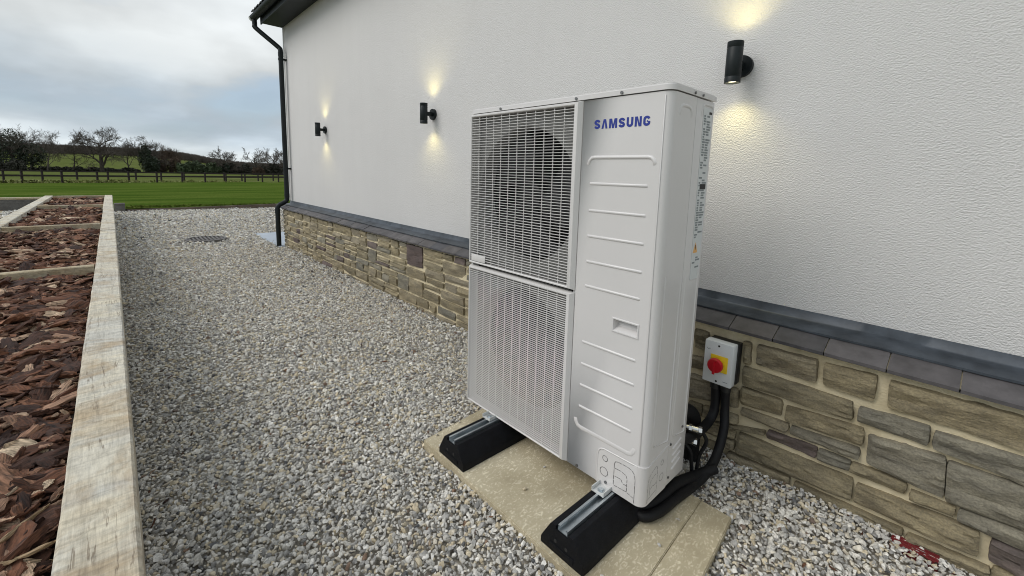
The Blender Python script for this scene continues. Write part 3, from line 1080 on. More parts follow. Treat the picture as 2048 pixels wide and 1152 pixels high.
# ------------------------------------------------------------------ wall lights
LAMPS = [((0.823, 0.76, 1.742), 'black up-and-down wall light above the heat pump, nearest and largest of three'),
         ((-1.673, 0.76, 1.731), 'black up-and-down wall light on the render, middle one of three'),
         ((-4.235, 0.76, 1.735), 'black up-and-down wall light closest to the downpipe and house corner')]
for (lx, ly, lz), lab in LAMPS:
    t = empty('wall_light', (lx, WY, lz))
    tag(t, lab, 'wall light', 'black cylinder wall lights on the rendered wall')
    r, h, yo = 0.032, 0.084, ly - WY
    b = MB()
    prof = [(r - 0.004, -h + 0.012), (r - 0.0035, -h), (r, -h), (r, -h + 0.022), (r - 0.0012, -h + 0.0235), (r - 0.0012, -h + 0.0255), (r, -h + 0.027),
            (r, h - 0.027), (r - 0.0012, h - 0.0255), (r - 0.0012, h - 0.0235), (r, h - 0.022), (r, h), (r - 0.0035, h), (r - 0.004, h - 0.012)]
    ns = 32
    V, F = [], []
    for (rr, hh) in prof:
        V += [(rr * math.cos(2 * math.pi * k / ns), yo + rr * math.sin(2 * math.pi * k / ns), hh) for k in range(ns)]
    for i in range(len(prof) - 1):
        for k in range(ns):
            F.append((i * ns + k, i * ns + (k + 1) % ns, (i + 1) * ns + (k + 1) % ns, (i + 1) * ns + k))
    b.add(V, F).build('tube', M['dark_upvc'], t, 40)
    b = MB().cyl((0, -0.001, 0), (0, -0.020, 0), 0.046, 32)
    b.build('wall_plate', M['dark_upvc'], t, 40)
    MB().box((-0.013, yo + r - 0.004, -0.016), (0.013, -0.020, 0.016), 0.003).build('arm', M['dark_upvc'], t)
    for s in (-1, 1):
        MB().cyl((0, yo, s * (h - 0.013)), (0, yo, s * (h - 0.009)), r - 0.0045, 28).build('lens', M['lamp_lens'], t)
        ld = bpy.data.lights.new('wall_lamp', 'SPOT')
        ld.energy = 2.3
        ld.color = (1.0, 0.85, 0.33)
        ld.spot_size = math.radians(122)
        ld.spot_blend = 1.0
        ld.shadow_soft_size = 0.02
        lo = bpy.data.objects.new('wall_lamp', ld)
        COL.objects.link(lo)
        lo.parent = t
        lo.location = (0, yo, s * (h + 0.001))
        lo.rotation_euler = (math.pi if s > 0 else 0, 0, 0)

# ------------------------------------------------------------------ paving slabs under the unit
def slab_piece(poly, top, seed, label):
    o = empty_mesh = None
    bm = bmesh.new()
    vs_ = [bm.verts.new((a, b, top)) for a, b in poly]
    f = bm.faces.new(vs_)
    ret = bmesh.ops.extrude_face_region(bm, geom=[f])
    for v in [g_ for g_ in ret['geom'] if isinstance(g_, bmesh.types.BMVert)]:
        v.co.z -= 0.06
    bmesh.ops.recalc_face_normals(bm, faces=bm.faces[:])
    bmesh.ops.bevel(bm, geom=[e for e in bm.edges], offset=0.0032, segments=2, affect='EDGES')
    bmesh.ops.subdivide_edges(bm, edges=[e for e in bm.edges if e.calc_length() > 0.3], cuts=14, use_grid_fill=True)
    for v in bm.verts:
        v.co.z += 0.0018 * mnoise.noise((v.co.x * 9, v.co.y * 9, seed))
        v.co.x += 0.002 * mnoise.noise((v.co.y * 14, seed, 1))
        v.co.y += 0.002 * mnoise.noise((v.co.x * 14, seed, 7))
    me = bpy.data.meshes.new('paving_slab')
    bm.to_mesh(me)
    bm.free()
    o = link_mesh('paving_slab', me, M['slab'], None, 40)
    return tag(o, label, 'paving slab', 'buff slabs under the heat pump')


slab_piece([(0.005, -0.262), (1.058, -0.278), (1.012, 0.345), (-0.05, 0.345)], 0.03, 1, 'large buff riven paving slab carrying both rubber feet of the heat pump')
slab_piece([(1.0595, -0.278), (1.185, -0.280), (1.125, 0.345), (1.0135, 0.345)], 0.0285, 2, 'narrow buff paving strip at the outer end of the slab, nearest the isolator side')

# rubber feet
def foot(x0, x1, lab):
    t = empty('rubber_foot', ((x0 + x1) / 2, 0.045, 0.03))
    tag(t, lab, 'support foot', 'black rubber support blocks')
    w, L, H = (x1 - x0) / 2, 0.30, 0.098
    tw = w * 0.50
    prof = [(-w, 0), (w, 0), (w, 0.022), (w - 0.006, 0.034), (tw + 0.006, H - 0.006), (tw, H), (0.027, H), (0.027, H - 0.012), (-0.027, H - 0.012), (-0.027, H), (-tw, H), (-tw - 0.006, H - 0.006), (-w + 0.006, 0.034), (-w, 0.022)]
    V, F = [], []
    secs = [(-L, 0.0), (-L + 0.03, 1.0), (L - 0.03, 1.0), (L, 0.0)]
    n_ = len(prof)
    for yy, s in secs:
        for a, b_ in prof:
            V.append((a * (0.985 if s == 0 else 1), yy, b_ if s == 1 else b_))
    for i in range(3):
        for k in range(n_):
            F.append((i * n_ + k, i * n_ + (k + 1) % n_, (i + 1) * n_ + (k + 1) % n_, (i + 1) * n_ + k))
    F += [tuple(range(n_ - 1, -1, -1)), tuple(3 * n_ + k for k in range(n_))]
    MB().add(V, F).build('rubber_block', M['rubber'], t, 30)
    c = MB()
    c0, c1 = -L + 0.004, L - 0.004
    z0, z1 = H - 0.0115, H + 0.007
    cp = [(-0.0205, z1), (-0.0205, z0), (0.0205, z0), (0.0205, z1), (0.012, z1), (0.012, z1 - 0.006), (0.0138, z1 - 0.006), (0.0138, z1 - 0.0022), (0.0183, z1 - 0.0022), (0.0183, z0 + 0.002),
          (-0.0183, z0 + 0.002), (-0.0183, z1 - 0.0022), (-0.0138, z1 - 0.0022), (-0.0138, z1 - 0.006), (-0.012, z1 - 0.006), (-0.012, z1)]
    cp = [(a, b_) for a, b_ in cp]
    V, F = [], []
    n_ = len(cp)
    for yy in (c0, c1):
        V += [(a, yy, b_) for a, b_ in cp]
    F = [(k, (k + 1) % n_, n_ + (k + 1) % n_, n_ + k) for k in range(n_)]
    c.add(V, F)
    c.build('steel_channel', M['galv'], t, 20)
    for a in (-0.045, 0.0):
        MB().cyl((a + 0.02, -L - 0.0015, 0.045), (a + 0.02, -L + 0.004, 0.045), 0.006, 12).build('moulded_hole', M['line'], t)
    MB().box((-w * 0.55, -L - 0.0025, 0.012), (w * 0.55, -L + 0.002, 0.030), 0.001).build('moulded_panel', M['rubber'], t)
    return t


foot(0.121, 0.299, 'black rubber foot with steel channel under the fan grilles, nearer the house corner')
foot(0.733, 0.912, 'black rubber foot with steel channel under the service panel, nearest the camera')

# ------------------------------------------------------------------ heat pump
YAW = math.radians(0.471)
hp = empty('heat_pump', (0, 0, 0.1375), YAW)
tag(hp, 'tall white heat pump outdoor unit with two slatted fan grilles and a service panel', 'heat pump')
W, D, H = 0.9495, 0.300, 1.3925


def rounded_L(x0, yb, r, t, n_=8, off=0.0):
    """plan outline of an L-shaped sheet: front from x0 to the corner, side back to yb"""
    xo, yo = W + off, -off
    outer = [(x0, yo)] + [(xo - r + r * math.sin(a), yo + r - r * math.cos(a)) for a in np.linspace(0, math.pi / 2, n_)] + [(xo, yb)]
    xi, yi, ri = xo - t, yo + t, max(r - t, 0.002)
    inner = [(xi, yb)] + [(xi - ri + ri * math.sin(a), yi + ri - ri * math.cos(a)) for a in np.linspace(math.pi / 2, 0, n_)] + [(x0, yi)]
    return outer + inner


# lid
r_ = 0.032
lidpoly = [(-0.003, -0.004)] + [(W + 0.004 - r_ + r_ * math.sin(a), -0.004 + r_ - r_ * math.cos(a)) for a in np.linspace(0, math.pi / 2, 10)] + [(W + 0.004, D + 0.004), (-0.003, D + 0.004)]
bm = bmesh.new()
fv = [bm.verts.new((a, b, 1.372)) for a, b in lidpoly]
f = bm.faces.new(fv)
ret = bmesh.ops.extrude_face_region(bm, geom=[f])
tv = [g_ for g_ in ret['geom'] if isinstance(g_, bmesh.types.BMVert)]
for v in tv:
    v.co.z = H
tope = [e for e in bm.edges if e.verts[0].co.z > 1.38 and e.verts[1].co.z > 1.38]
bmesh.ops.bevel(bm, geom=tope, offset=0.005, segments=3, affect='EDGES')
lid_mb = MB().bm(bm)
lid_mb.build('lid', M['case'], hp, 35)

# service panel (front right, wraps the corner) with a hole for the hand grip
SX = 0.6255
r_ = 0.030
HX0, HX1, HZ0, HZ1 = 0.797, 0.887, 0.588, 0.626
sp = MB()
pan_top = 1.369
cor = [(W - r_ + r_ * math.sin(a), r_ - r_ * math.cos(a)) for a in np.linspace(0, math.pi / 2, 12)]
YS = 0.163
xs_ = [SX, HX0, HX1, W - r_]
zs_ = [0.0, HZ0, HZ1, pan_top]
V = [(a, 0, c) for c in zs_ for a in xs_]
F = []
for k in range(3):
    for i in range(3):
        if not (k == 1 and i == 1):
            F.append((k * 4 + i, k * 4 + i + 1, k * 4 + 5 + i, k * 4 + 4 + i))
sp.add(V, F)
wrap = cor + [(W, YS)]
sp.add([(a, b, 0.0) for a, b in wrap] + [(a, b, pan_top) for a, b in wrap], [(i, i + 1, len(wrap) + i + 1, len(wrap) + i) for i in range(len(wrap) - 1)])
# returns at the seams
sp.add([(SX, 0, 0), (SX, 0.012, 0), (SX, 0.012, pan_top), (SX, 0, pan_top)], [(0, 1, 2, 3)])
sp.add([(W, YS, 0), (W - 0.012, YS, 0), (W - 0.012, YS, pan_top), (W, YS, pan_top)], [(0, 1, 2, 3)])
bmj = bmesh.new()
mtmp = bpy.data.meshes.new('tmp')
mtmp.from_pydata(sp.v, [], sp.f)
bmj.from_mesh(mtmp)
bmesh.ops.remove_doubles(bmj, verts=bmj.verts[:], dist=1e-5)
panel = MB().bm(bmj).build('service_panel', M['case'], hp, 50)
# hand grip pocket: rim, sloping back
hg = MB()
V = [(HX0, 0, HZ0), (HX1, 0, HZ0), (HX1, 0, HZ1), (HX0, 0, HZ1), (HX0 + .004, 0.022, HZ0 + 0.012), (HX1 - .004, 0.022, HZ0 + 0.012), (HX1 - .004, 0.03, HZ1 - .003), (HX0 + .004, 0.03, HZ1 - .003)]
hg.add(V, [(0, 1, 5, 4), (1, 2, 6, 5), (2, 3, 7, 6), (3, 0, 4, 7), (4, 5, 6, 7)])
grip = hg.build('hand_grip', M['case'], panel, 20)
rim = MB()
o_, i_ = 0.006, 0.0
V = []
for (e, y) in ((0.007, 0.0005), (0.005, -0.003), (0.0015, -0.003), (0.0, 0.001)):
    V += [(HX0 - e, y, HZ0 - e), (HX1 + e, y, HZ0 - e), (HX1 + e, y, HZ1 + e), (HX0 - e, y, HZ1 + e)]
F = [(i * 4 + k, i * 4 + (k + 1) % 4, (i + 1) * 4 + (k + 1) % 4, (i + 1) * 4 + k) for i in range(3) for k in range(4)]
rim.add(V, F).build('grip_rim', M['case'], panel, 30)


def ridge(pts, w, h, nrm=(0, -1, 0)):
    """pressed ridge: low rounded bead following pts on a face"""
    nrm = Vector(nrm)
    P = [Vector(p) for p in pts]
    k = len(P)
    prof = [(-1, -0.05), (-0.72, 0.6), (-0.3, 0.96), (0.3, 0.96), (0.72, 0.6), (1, -0.05)]
    V, F = [], []
    for i in range(k):
        t = (P[min(i + 1, k - 1)] - P[max(i - 1, 0)]).normalized()
        s = t.cross(nrm).normalized()
        sc = 1.0
        for a, b in prof:
            V.append(P[i] + s * a * w / 2 * sc + nrm * (h * b if 0 < i < k - 1 else -h * 0.05))
    n_ = len(prof)
    for i in range(k - 1):
        for j in range(n_ - 1):
            F.append((i * n_ + j, i * n_ + j + 1, (i + 1) * n_ + j + 1, (i + 1) * n_ + j))
    return MB().add(V, F)


RB = M['case']
for zq in (1.084, 0.990, 0.899, 0.807, 0.717, 0.506, 0.421, 0.338, 0.253):
    ridge([(0.667, 0, zq), (0.671, 0, zq), (0.885, 0, zq), (0.889, 0, zq)], 0.010, 0.0034).build('rib', RB, panel, 60)
a_ = [(0.657, 1.148), (0.658, 1.156), (0.662, 1.165), (0.670, 1.172), (0.680, 1.174), (0.885, 1.174), (0.895, 1.172), (0.903, 1.165), (0.907, 1.156), (0.908, 1.148)]
ridge([(a, 0, b) for a, b in a_], 0.013, 0.0042).build('rib', RB, panel, 60)
a_ = [(0.654, 0.200), (0.655, 0.194), (0.658, 0.185), (0.666, 0.174), (0.680, 0.170), (0.880, 0.170), (0.894, 0.174), (0.902, 0.185), (0.905, 0.194), (0.906, 0.200)]
ridge([(a, 0, b) for a, b in a_], 0.017, 0.0018).build('rib', RB, panel, 60)
# crease line where the front turns into the corner
ridge([(0.927, 0, 0.15), (0.927, 0, 0.152), (0.927, 0, 1.355), (0.927, 0, 1.358)], 0.004, 0.0016).build('crease', RB, panel, 60)
# side swages of the wrapped panel
sd = (1, 0, 0)
a_ = [(0.052, 1.300), (0.054, 1.318), (0.062, 1.330), (0.076, 1.334), (0.110, 1.334), (0.124, 1.330), (0.132, 1.318), (0.134, 1.300)]
ridge([(W, a, b) for a, b in a_], 0.012, 0.003, sd).build('side_rib', RB, panel, 60)
for pts in ([(0.043, 0.80), (0.043, 0.79), (0.043, 0.22), (0.05, 0.205), (0.145, 0.185), (0.152, 0.19), (0.152, 0.78), (0.152, 0.80)],):
    ridge([(W, a, b) for a, b in pts], 0.007, 0.0022, sd).build('side_rib', RB, panel, 60)

# rear side panel
rp = MB().box((W - 0.02, YS + 0.0025, 0.0), (W, D, pan_top), 0.002)
rear = rp.build('rear_side_panel', M['case'], hp, 35)
ridge([(W, a, b) for a, b in [(0.186, 0.80), (0.186, 0.79), (0.186, 0.20), (0.192, 0.185), (0.272, 0.168), (0.28, 0.172), (0.28, 0.79), (0.28, 0.80)]], 0.007, 0.0022, sd).build('side_rib', RB, rear, 60)
a_ = [(0.205, 1.310), (0.207, 1.336), (0.214, 1.350), (0.226, 1.355), (0.276, 1.355), (0.286, 1.350), (0.291, 1.336), (0.292, 1.310)]
ridge([(W, a, b) for a, b in a_], 0.010, 0.003, sd).build('side_rib', RB, rear, 60)
for zq in (0.135, 0.108, 0.081, 0.054):
    ridge([(W, 0.196, zq - 0.004), (W, 0.200, zq - 0.003), (W, 0.262, zq + 0.012), (W, 0.266, zq + 0.013)], 0.011, 0.0035, sd).build('louvre', RB, rear, 60)
# sticker with printed blocks
stk = MB().box((W + 0.0002, 0.218, 0.760), (W + 0.0011, 0.288, 1.345))
sticker = stk.build('sticker', M['sticker'], rear, 0)
rs2 = random.Random(4)
pr = MB()
zc = 1.330
MB().box((W + 0.0012, 0.262, 1.326), (W + 0.0016, 0.283, 1.334)).build('sticker_logo', M['line'], sticker, 0)
zc = 1.318
while zc > 0.80:
    if 0.845 < zc < 0.900:
        zc -= 0.008
        continue
    dens = 0.9 if (1.2 < zc or 0.93 < zc < 1.08) else 0.45
    for (u0, u1) in ((0.224, 0.246), (0.248, 0.283)):
        if rs2.random() < dens:
            pr.box((W + 0.0012, u0, zc - 0.0028), (W + 0.0015, u0 + (u1 - u0) * rs2.uniform(0.5, 1.0), zc + 0.0028))
    zc -= 0.0085
pr.build('sticker_print', M['print'], sticker, 0)
MB().box((W + 0.0012, 0.235, 1.075), (W + 0.0016, 0.280, 1.093)).build('sticker_barcode', M['line'], sticker, 0)
MB().prism([(0.224, 0.855), (0.258, 0.855), (0.241, 0.892)], 'x', W + 0.0012, W + 0.0016).build('warning_triangle', M['orange'], sticker, 0)
MB().prism([(0.2395, 0.866), (0.2425, 0.866), (0.2435, 0.882), (0.2385, 0.882)], 'x', W + 0.00165, W + 0.0019).build('warning_mark', M['line'], sticker, 0)

# corner cover for the pipe entries
cc = MB()
CT, CXL = 0.140, 0.762
cz = [(CXL, 0.0), (CXL, CT - 0.030), (CXL + 0.004, CT - 0.014), (CXL + 0.013, CT - 0.004), (CXL + 0.026, CT)]
front = [(W + 0.002 - r_ + r_ * math.sin(a), -0.0025 + r_ - r_ * math.cos(a)) for a in np.linspace(0, math.pi / 2, 10)] + [(W + 0.002, YS - 0.004)]
V = [(a, -0.0025, b) for a, b in cz] + [(front[0][0], -0.0025, CT + 0.004), (front[0][0], -0.0025, 0.0)]
cc.add(V, [tuple(range(len(V)))])
cc.add([(a, b, 0.0) for a, b in front] + [(a, b, CT + 0.004 + 0.02 * max(0, (b - 0.03)) / 0.13) for a, b in front], [(i, i + 1, len(front) + i + 1, len(front) + i) for i in range(len(front) - 1)])
# edge thickness
cz2 = cz + [(front[0][0], CT + 0.004)]
cc.add([(a, -0.0025, b) for a, b in cz2] + [(a, 0.001, b) for a, b in cz2], [(i, i + 1, len(cz2) + i + 1, len(cz2) + i) for i in range(len(cz2) - 1)])
tpz = [(a, b, CT + 0.004 + 0.02 * max(0, (b - 0.03)) / 0.13) for a, b in front]
cc.add(tpz + [(a - 0.004, b + 0.004, c) for a, b, c in tpz], [(i, i + 1, len(tpz) + i + 1, len(tpz) + i) for i in range(len(tpz) - 1)])
cover = cc.build('corner_cover', M['case'], hp, 50)
ridge([(a + 0.003, -0.0025, b) for a, b in [(CXL, 0.002)] + cz[1:] + [(front[0][0] - 0.004, CT + 0.002)]], 0.005, 0.0022).build('cover_lip', M['case'], cover, 60)


def dashes(pts, w, mat, parent, face='front', dash=0.016, gap_=0.003, name='knockout_slit'):
    mb = MB()
    P = [Vector((a, b)) for a, b in pts]
    for a, b in zip(P, P[1:]):
        L = (b - a).length
        nn = max(1, round(L / (dash + gap_)))
        t = (b - a) / L
        s = Vector((-t.y, t.x)) * w / 2
        for k in range(nn):
            p0 = a + t * (L * k / nn + gap_ / 2 * (L > 0.012))
            p1 = a + t * (L * (k + 1) / nn - gap_ / 2 * (L > 0.012))
            q = [p0 - s, p1 - s, p1 + s, p0 + s]
            if face == 'front':
                mb.add([(v.x, -0.0031, v.y) for v in q], [(0, 1, 2, 3)])
            else:
                mb.add([(W + 0.0026, v.x, v.y) for v in q], [(0, 1, 2, 3)])
    return mb.build(name, mat, parent, 0)


def circ(cx_, cz_, r, n_=12):
    return [(cx_ + r * math.cos(2 * math.pi * k / n_), cz_ + r * math.sin(2 * math.pi * k / n_)) for k in range(n_ + 1)]


SL = 0.0017
dashes(circ(0.797, 0.106, 0.0105), SL, M['line'], cover, 'front', 0.009, 0.002)
dashes(circ(0.795, 0.054, 0.0165), SL, M['line'], cover, 'front', 0.012, 0.002)
dashes([(0.836, 0.026), (0.836, 0.108), (0.840, 0.117), (0.850, 0.121), (0.885, 0.123), (0.905, 0.120), (0.916, 0.108), (0.919, 0.09), (0.919, 0.004)], SL, M['line'], cover)
dashes([(0.838, 0.092), (0.866, 0.094), (0.884, 0.089), (0.889, 0.078), (0.889, 0.030), (0.838, 0.026)], SL, M['line'], cover)
dashes([(0.838, 0.062), (0.866, 0.064), (0.872, 0.052), (0.888, 0.052)], SL, M['line'], cover)
dashes([(0.890, 0.029), (0.918, 0.022)], SL, M['line'], cover)
dashes([(0.026, 0.006), (0.026, 0.085), (0.032, 0.10), (0.045, 0.112), (0.075, 0.122), (0.084, 0.118), (0.088, 0.105), (0.088, 0.012)], 0.0014, M['line'], cover, 'side')
dashes([(0.040, 0.030), (0.040, 0.075), (0.048, 0.088), (0.080, 0.095)], 0.0014, M['line'], cover, 'side')
dashes([(0.042, 0.052), (0.060, 0.06), (0.066, 0.055), (0.084, 0.06)], 0.0014, M['line'], cover, 'side')
dashes([(0.026, 0.020), (0.086, 0.030)], 0.0014, M['line'], cover, 'side')
dashes(circ(0.118, 0.118, 0.0095), 0.0014, M['line'], cover, 'side', 0.008, 0.002)
dashes(circ(0.118, 0.062, 0.0145), 0.0014, M['line'], cover, 'side', 0.011, 0.002)

# lettering SAMSUNG as printed on the panel: bold condensed capitals, A without a crossbar
def stroke(pts, w):
    P = [Vector(p) for p in pts]
    k = len(P)
    Lf, Rt = [], []
    for i in range(k):
        t0_ = (P[i] - P[i - 1]).normalized() if i else (P[1] - P[0]).normalized()
        t1_ = (P[i + 1] - P[i]).normalized() if i < k - 1 else t0_
        t = (t0_ + t1_).normalized()
        nn = Vector((-t.y, t.x))
        d = w / 2 / max(0.55, nn.dot(Vector((-t1_.y, t1_.x))))
        Lf.append(P[i] + nn * d)
        Rt.append(P[i] - nn * d)
    return Lf + Rt, [(i, i + 1, k + i + 1, k + i) for i in range(k - 1)]


def arcp(cx_, cy_, rx, ry, a0, a1, n_=7):
    return [(cx_ + rx * math.cos(math.radians(a0 + (a1 - a0) * i / n_)), cy_ + ry * math.sin(math.radians(a0 + (a1 - a0) * i / n_))) for i in range(n_ + 1)]


LW, LH, ST_ = 0.0240, 0.0310, 0.0078
hw = ST_ / 2


def letter(ch):
    w, h = LW, LH
    if ch == 'S':
        p = arcp(w / 2, h - hw - 0.0055, w / 2 - hw, 0.0055, 0, 180) + [(hw + 0.0005, h * 0.66)] + [(w * 0.3, h * 0.55), (w * 0.7, h * 0.45)] + [(w - hw - 0.0005, h * 0.34)] + arcp(w / 2, hw + 0.0055, w / 2 - hw, 0.0055, 0, -180)
        return [stroke(p, ST_)]
    if ch == 'U':
        return [stroke([(hw, h)] + arcp(w / 2, hw + 0.0065, w / 2 - hw, 0.0065, 180, 360) + [(w - hw, h)], ST_)]
    if ch == 'G':
        p = arcp(w / 2, h - hw - 0.006, w / 2 - hw, 0.006, 8, 180) + arcp(w / 2, hw + 0.006, w / 2 - hw, 0.006, 180, 360) + [(w - hw, h * 0.47), (w * 0.52, h * 0.47)]
        v, f_ = stroke(p[:-1], ST_)
        v2 = [(w * 0.50, h * 0.40), (w - 2 * hw - 0.0001, h * 0.40), (w - 2 * hw - 0.0001, h * 0.55), (w * 0.50, h * 0.55)]
        return [(v, f_), (v2, [(0, 1, 2, 3)])]
    if ch == 'A':
        s = ST_
        return [([(0, 0), (s, 0), (w / 2, h * 0.74), (w / 2, h), (w / 2 - s * 0.62, h)], [(0, 1, 2, 3, 4)]),
                ([(w, 0), (w - s, 0), (w / 2, h * 0.74), (w / 2, h), (w / 2 + s * 0.62, h)], [(4, 3, 2, 1, 0)])]
    if ch == 'M':
        w = w * 1.28
        s = ST_ * 0.92
        q = s * 1.5
        return [([(0, 0), (s, 0), (s, h * 0.66), (q, h), (0, h)], [(0, 1, 2, 3, 4)]), ([(s, h * 0.66), (w / 2 - s * 0.5, 0), (w / 2, 0), (w / 2, h * 0.34), (q, h)], [(0, 1, 2, 3, 4)]),
                ([(w, 0), (w - s, 0), (w - s, h * 0.66), (w - q, h), (w, h)], [(4, 3, 2, 1, 0)]), ([(w - s, h * 0.66), (w / 2 + s * 0.5, 0), (w / 2, 0), (w / 2, h * 0.34), (w - q, h)], [(4, 3, 2, 1, 0)])]
    if ch == 'N':
        s = ST_ * 0.95
        q = s * 1.3
        return [([(0, 0), (s, 0), (s, h * 0.70), (q, h), (0, h)], [(0, 1, 2, 3, 4)]), ([(w, h), (w - s, h), (w - s, h * 0.30), (w - q, 0), (w, 0)], [(0, 1, 2, 3, 4)]),
                ([(s, h * 0.70), (w - q, 0), (w - s, h * 0.30), (q, h)], [(0, 1, 2, 3)])]


tx = MB()
xx = 0.0
widths = {'M': LW * 1.28}
word = 'SAMSUNG'
total = sum(widths.get(c, LW) for c in word)
space = (0.209 - total) / 6
for c in word:
    for v, f_ in letter(c):
        tx.add([(0.6735 + xx + p_[0], -0.0007, 1.2695 + p_[1]) for p_ in v], f_)
    xx += widths.get(c, LW) + space
tx.build('lettering', M['blue'], panel, 0, 'blue maker lettering on the white panel')

# screws
scr = MB().cyl((0, 0, 0), (0, -0.004, 0), 0.0052, 12)
s0 = None
for (a, b, y) in ((0.192, 1.379, -0.004), (0.593, 1.379, -0.004), (0.778, 1.379, -0.004), (0.674, 0.010, 0), (0.805, 0.018, -0.0025)):
    if s0 is None:
        s0 = scr.build('screw', M['screw'], hp)
        o = s0
    else:
        o = inst(s0, 'screw', hp)
    o.location = (a, y, b)
for (b, zq, xo) in ((0.137, 1.379, 0.004), (0.195, 1.379, 0.004), (0.176, 0.160, 0.0), (0.262, 0.195, 0.0), (0.176, 0.030, 0.0)):
    inst(s0, 'screw', hp, (W + xo, b, zq), (0, 0, math.pi / 2), (0.85, 1, 0.85))

# casing behind the grilles
GX0, GX1 = 0.0, 0.6235
ca = MB()
ca.box((0.0, 0.003, 0.0), (0.012, D, 1.371))
ca.box((0.0121, 0.003, 0.0), (GX1, D, 0.012))
ca.box((GX1 - 0.011, 0.004, 0.0121), (GX1, D, 1.371))
ca.box((0.0121, D - 0.012, 0.0121), (GX1 - 0.0111, D, 1.371))
ca.box((GX1 + 0.001, D - 0.012, 0.0), (W - 0.021, D, 1.37))
ca.box((GX1 + 0.001, 0.004, 0.0), (W - 0.021, D - 0.0121, 0.012))
ca.build('casing', M['case'], hp)
lin = MB()  # black sheets added over the white inner walls to put shade behind the grilles
lin.box((0.0125, 0.036, 0.0125), (0.014, D - 0.0125, 1.3695)).box((GX1 - 0.0135, 0.036, 0.0125), (GX1 - 0.0112, D - 0.0125, 1.3695))
lin.box((0.0141, 0.036, 0.0125), (GX1 - 0.0136, D - 0.0361, 0.0138)).box((0.0141, 0.036, 1.366), (GX1 - 0.0136, D - 0.0361, 1.3695))
lin.build('inner_shade_sheets', M['coil'], hp, 0)
MB().box((0.015, D - 0.035, 0.014), (GX1 - 0.014, D - 0.0125, 1.37)).build('coil', M['coil'], hp)
MB().box((0.0125, 0.05, 0.676), (GX1 - 0.0115, D - 0.036, 0.690)).build('divider_shelf', M['inner'], hp)
# shroud sheets with round fan openings
FAN = [(0.305, 1.020, 0.284), (0.305, 0.340, 0.284)]
for (fx, fz, fr), (z0, z1) in zip(FAN, ((0.692, 1.369), (0.014, 0.674))):
    V, F = [], []
    ns = 64
    YP = 0.034
    for k in range(ns):
        a = 2 * math.pi * k / ns
        ca_, sa = math.cos(a), math.sin(a)
        t = min(((GX1 - 0.0115 - fx) if ca_ > 0 else (fx - 0.0125)) / max(abs(ca_), 1e-6), ((z1 - fz) if sa > 0 else (fz - z0)) / max(abs(sa), 1e-6))
        V.append((fx + ca_ * max(t, fr + 0.001), YP, fz + sa * max(t, fr + 0.001)))
        V.append((fx + ca_ * fr, YP, fz + sa * fr))
        V.append((fx + ca_ * fr * 0.975, YP + 0.014, fz + sa * fr * 0.975))
        V.append((fx + ca_ * fr * 0.97, YP + 0.075, fz + sa * fr * 0.97))
    for k in range(ns):
        a, b = k * 4, ((k + 1) % ns) * 4
        for j in range(3):
            F.append((a + j, b + j, b + j + 1, a + j + 1))
    sh = MB().add(V, F).build('fan_shroud', M['inner'], hp, 40)
    fanp = MB()
    fanp.cyl((fx, 0.07, fz), (fx, 0.13, fz), 0.062, 28)
    fan = fanp.build('fan', M['fan'], hp, 40)
    for kb in range(3):
        V, F = [], []
        for i in range(7):
            r2 = 0.055 + (fr * 0.93 - 0.055) * i / 6
            for j in range(7):
                t = j / 6
                ang = 2 * math.pi * kb / 3 + (t - 0.5) * (1.25 + 0.35 * i / 6) + 0.35 * (i / 6) ** 2
                V.append((fx + r2 * math.cos(ang), 0.075 + 0.05 * t - 0.012 * math.sin(t * math.pi), fz + r2 * math.sin(ang)))
        for i in range(6):
            for j in range(6):
                F.append((i * 7 + j, i * 7 + j + 1, (i + 1) * 7 + j + 1, (i + 1) * 7 + j))
        MB().add(V, F).build('blade', M['fan'], fan, 60)

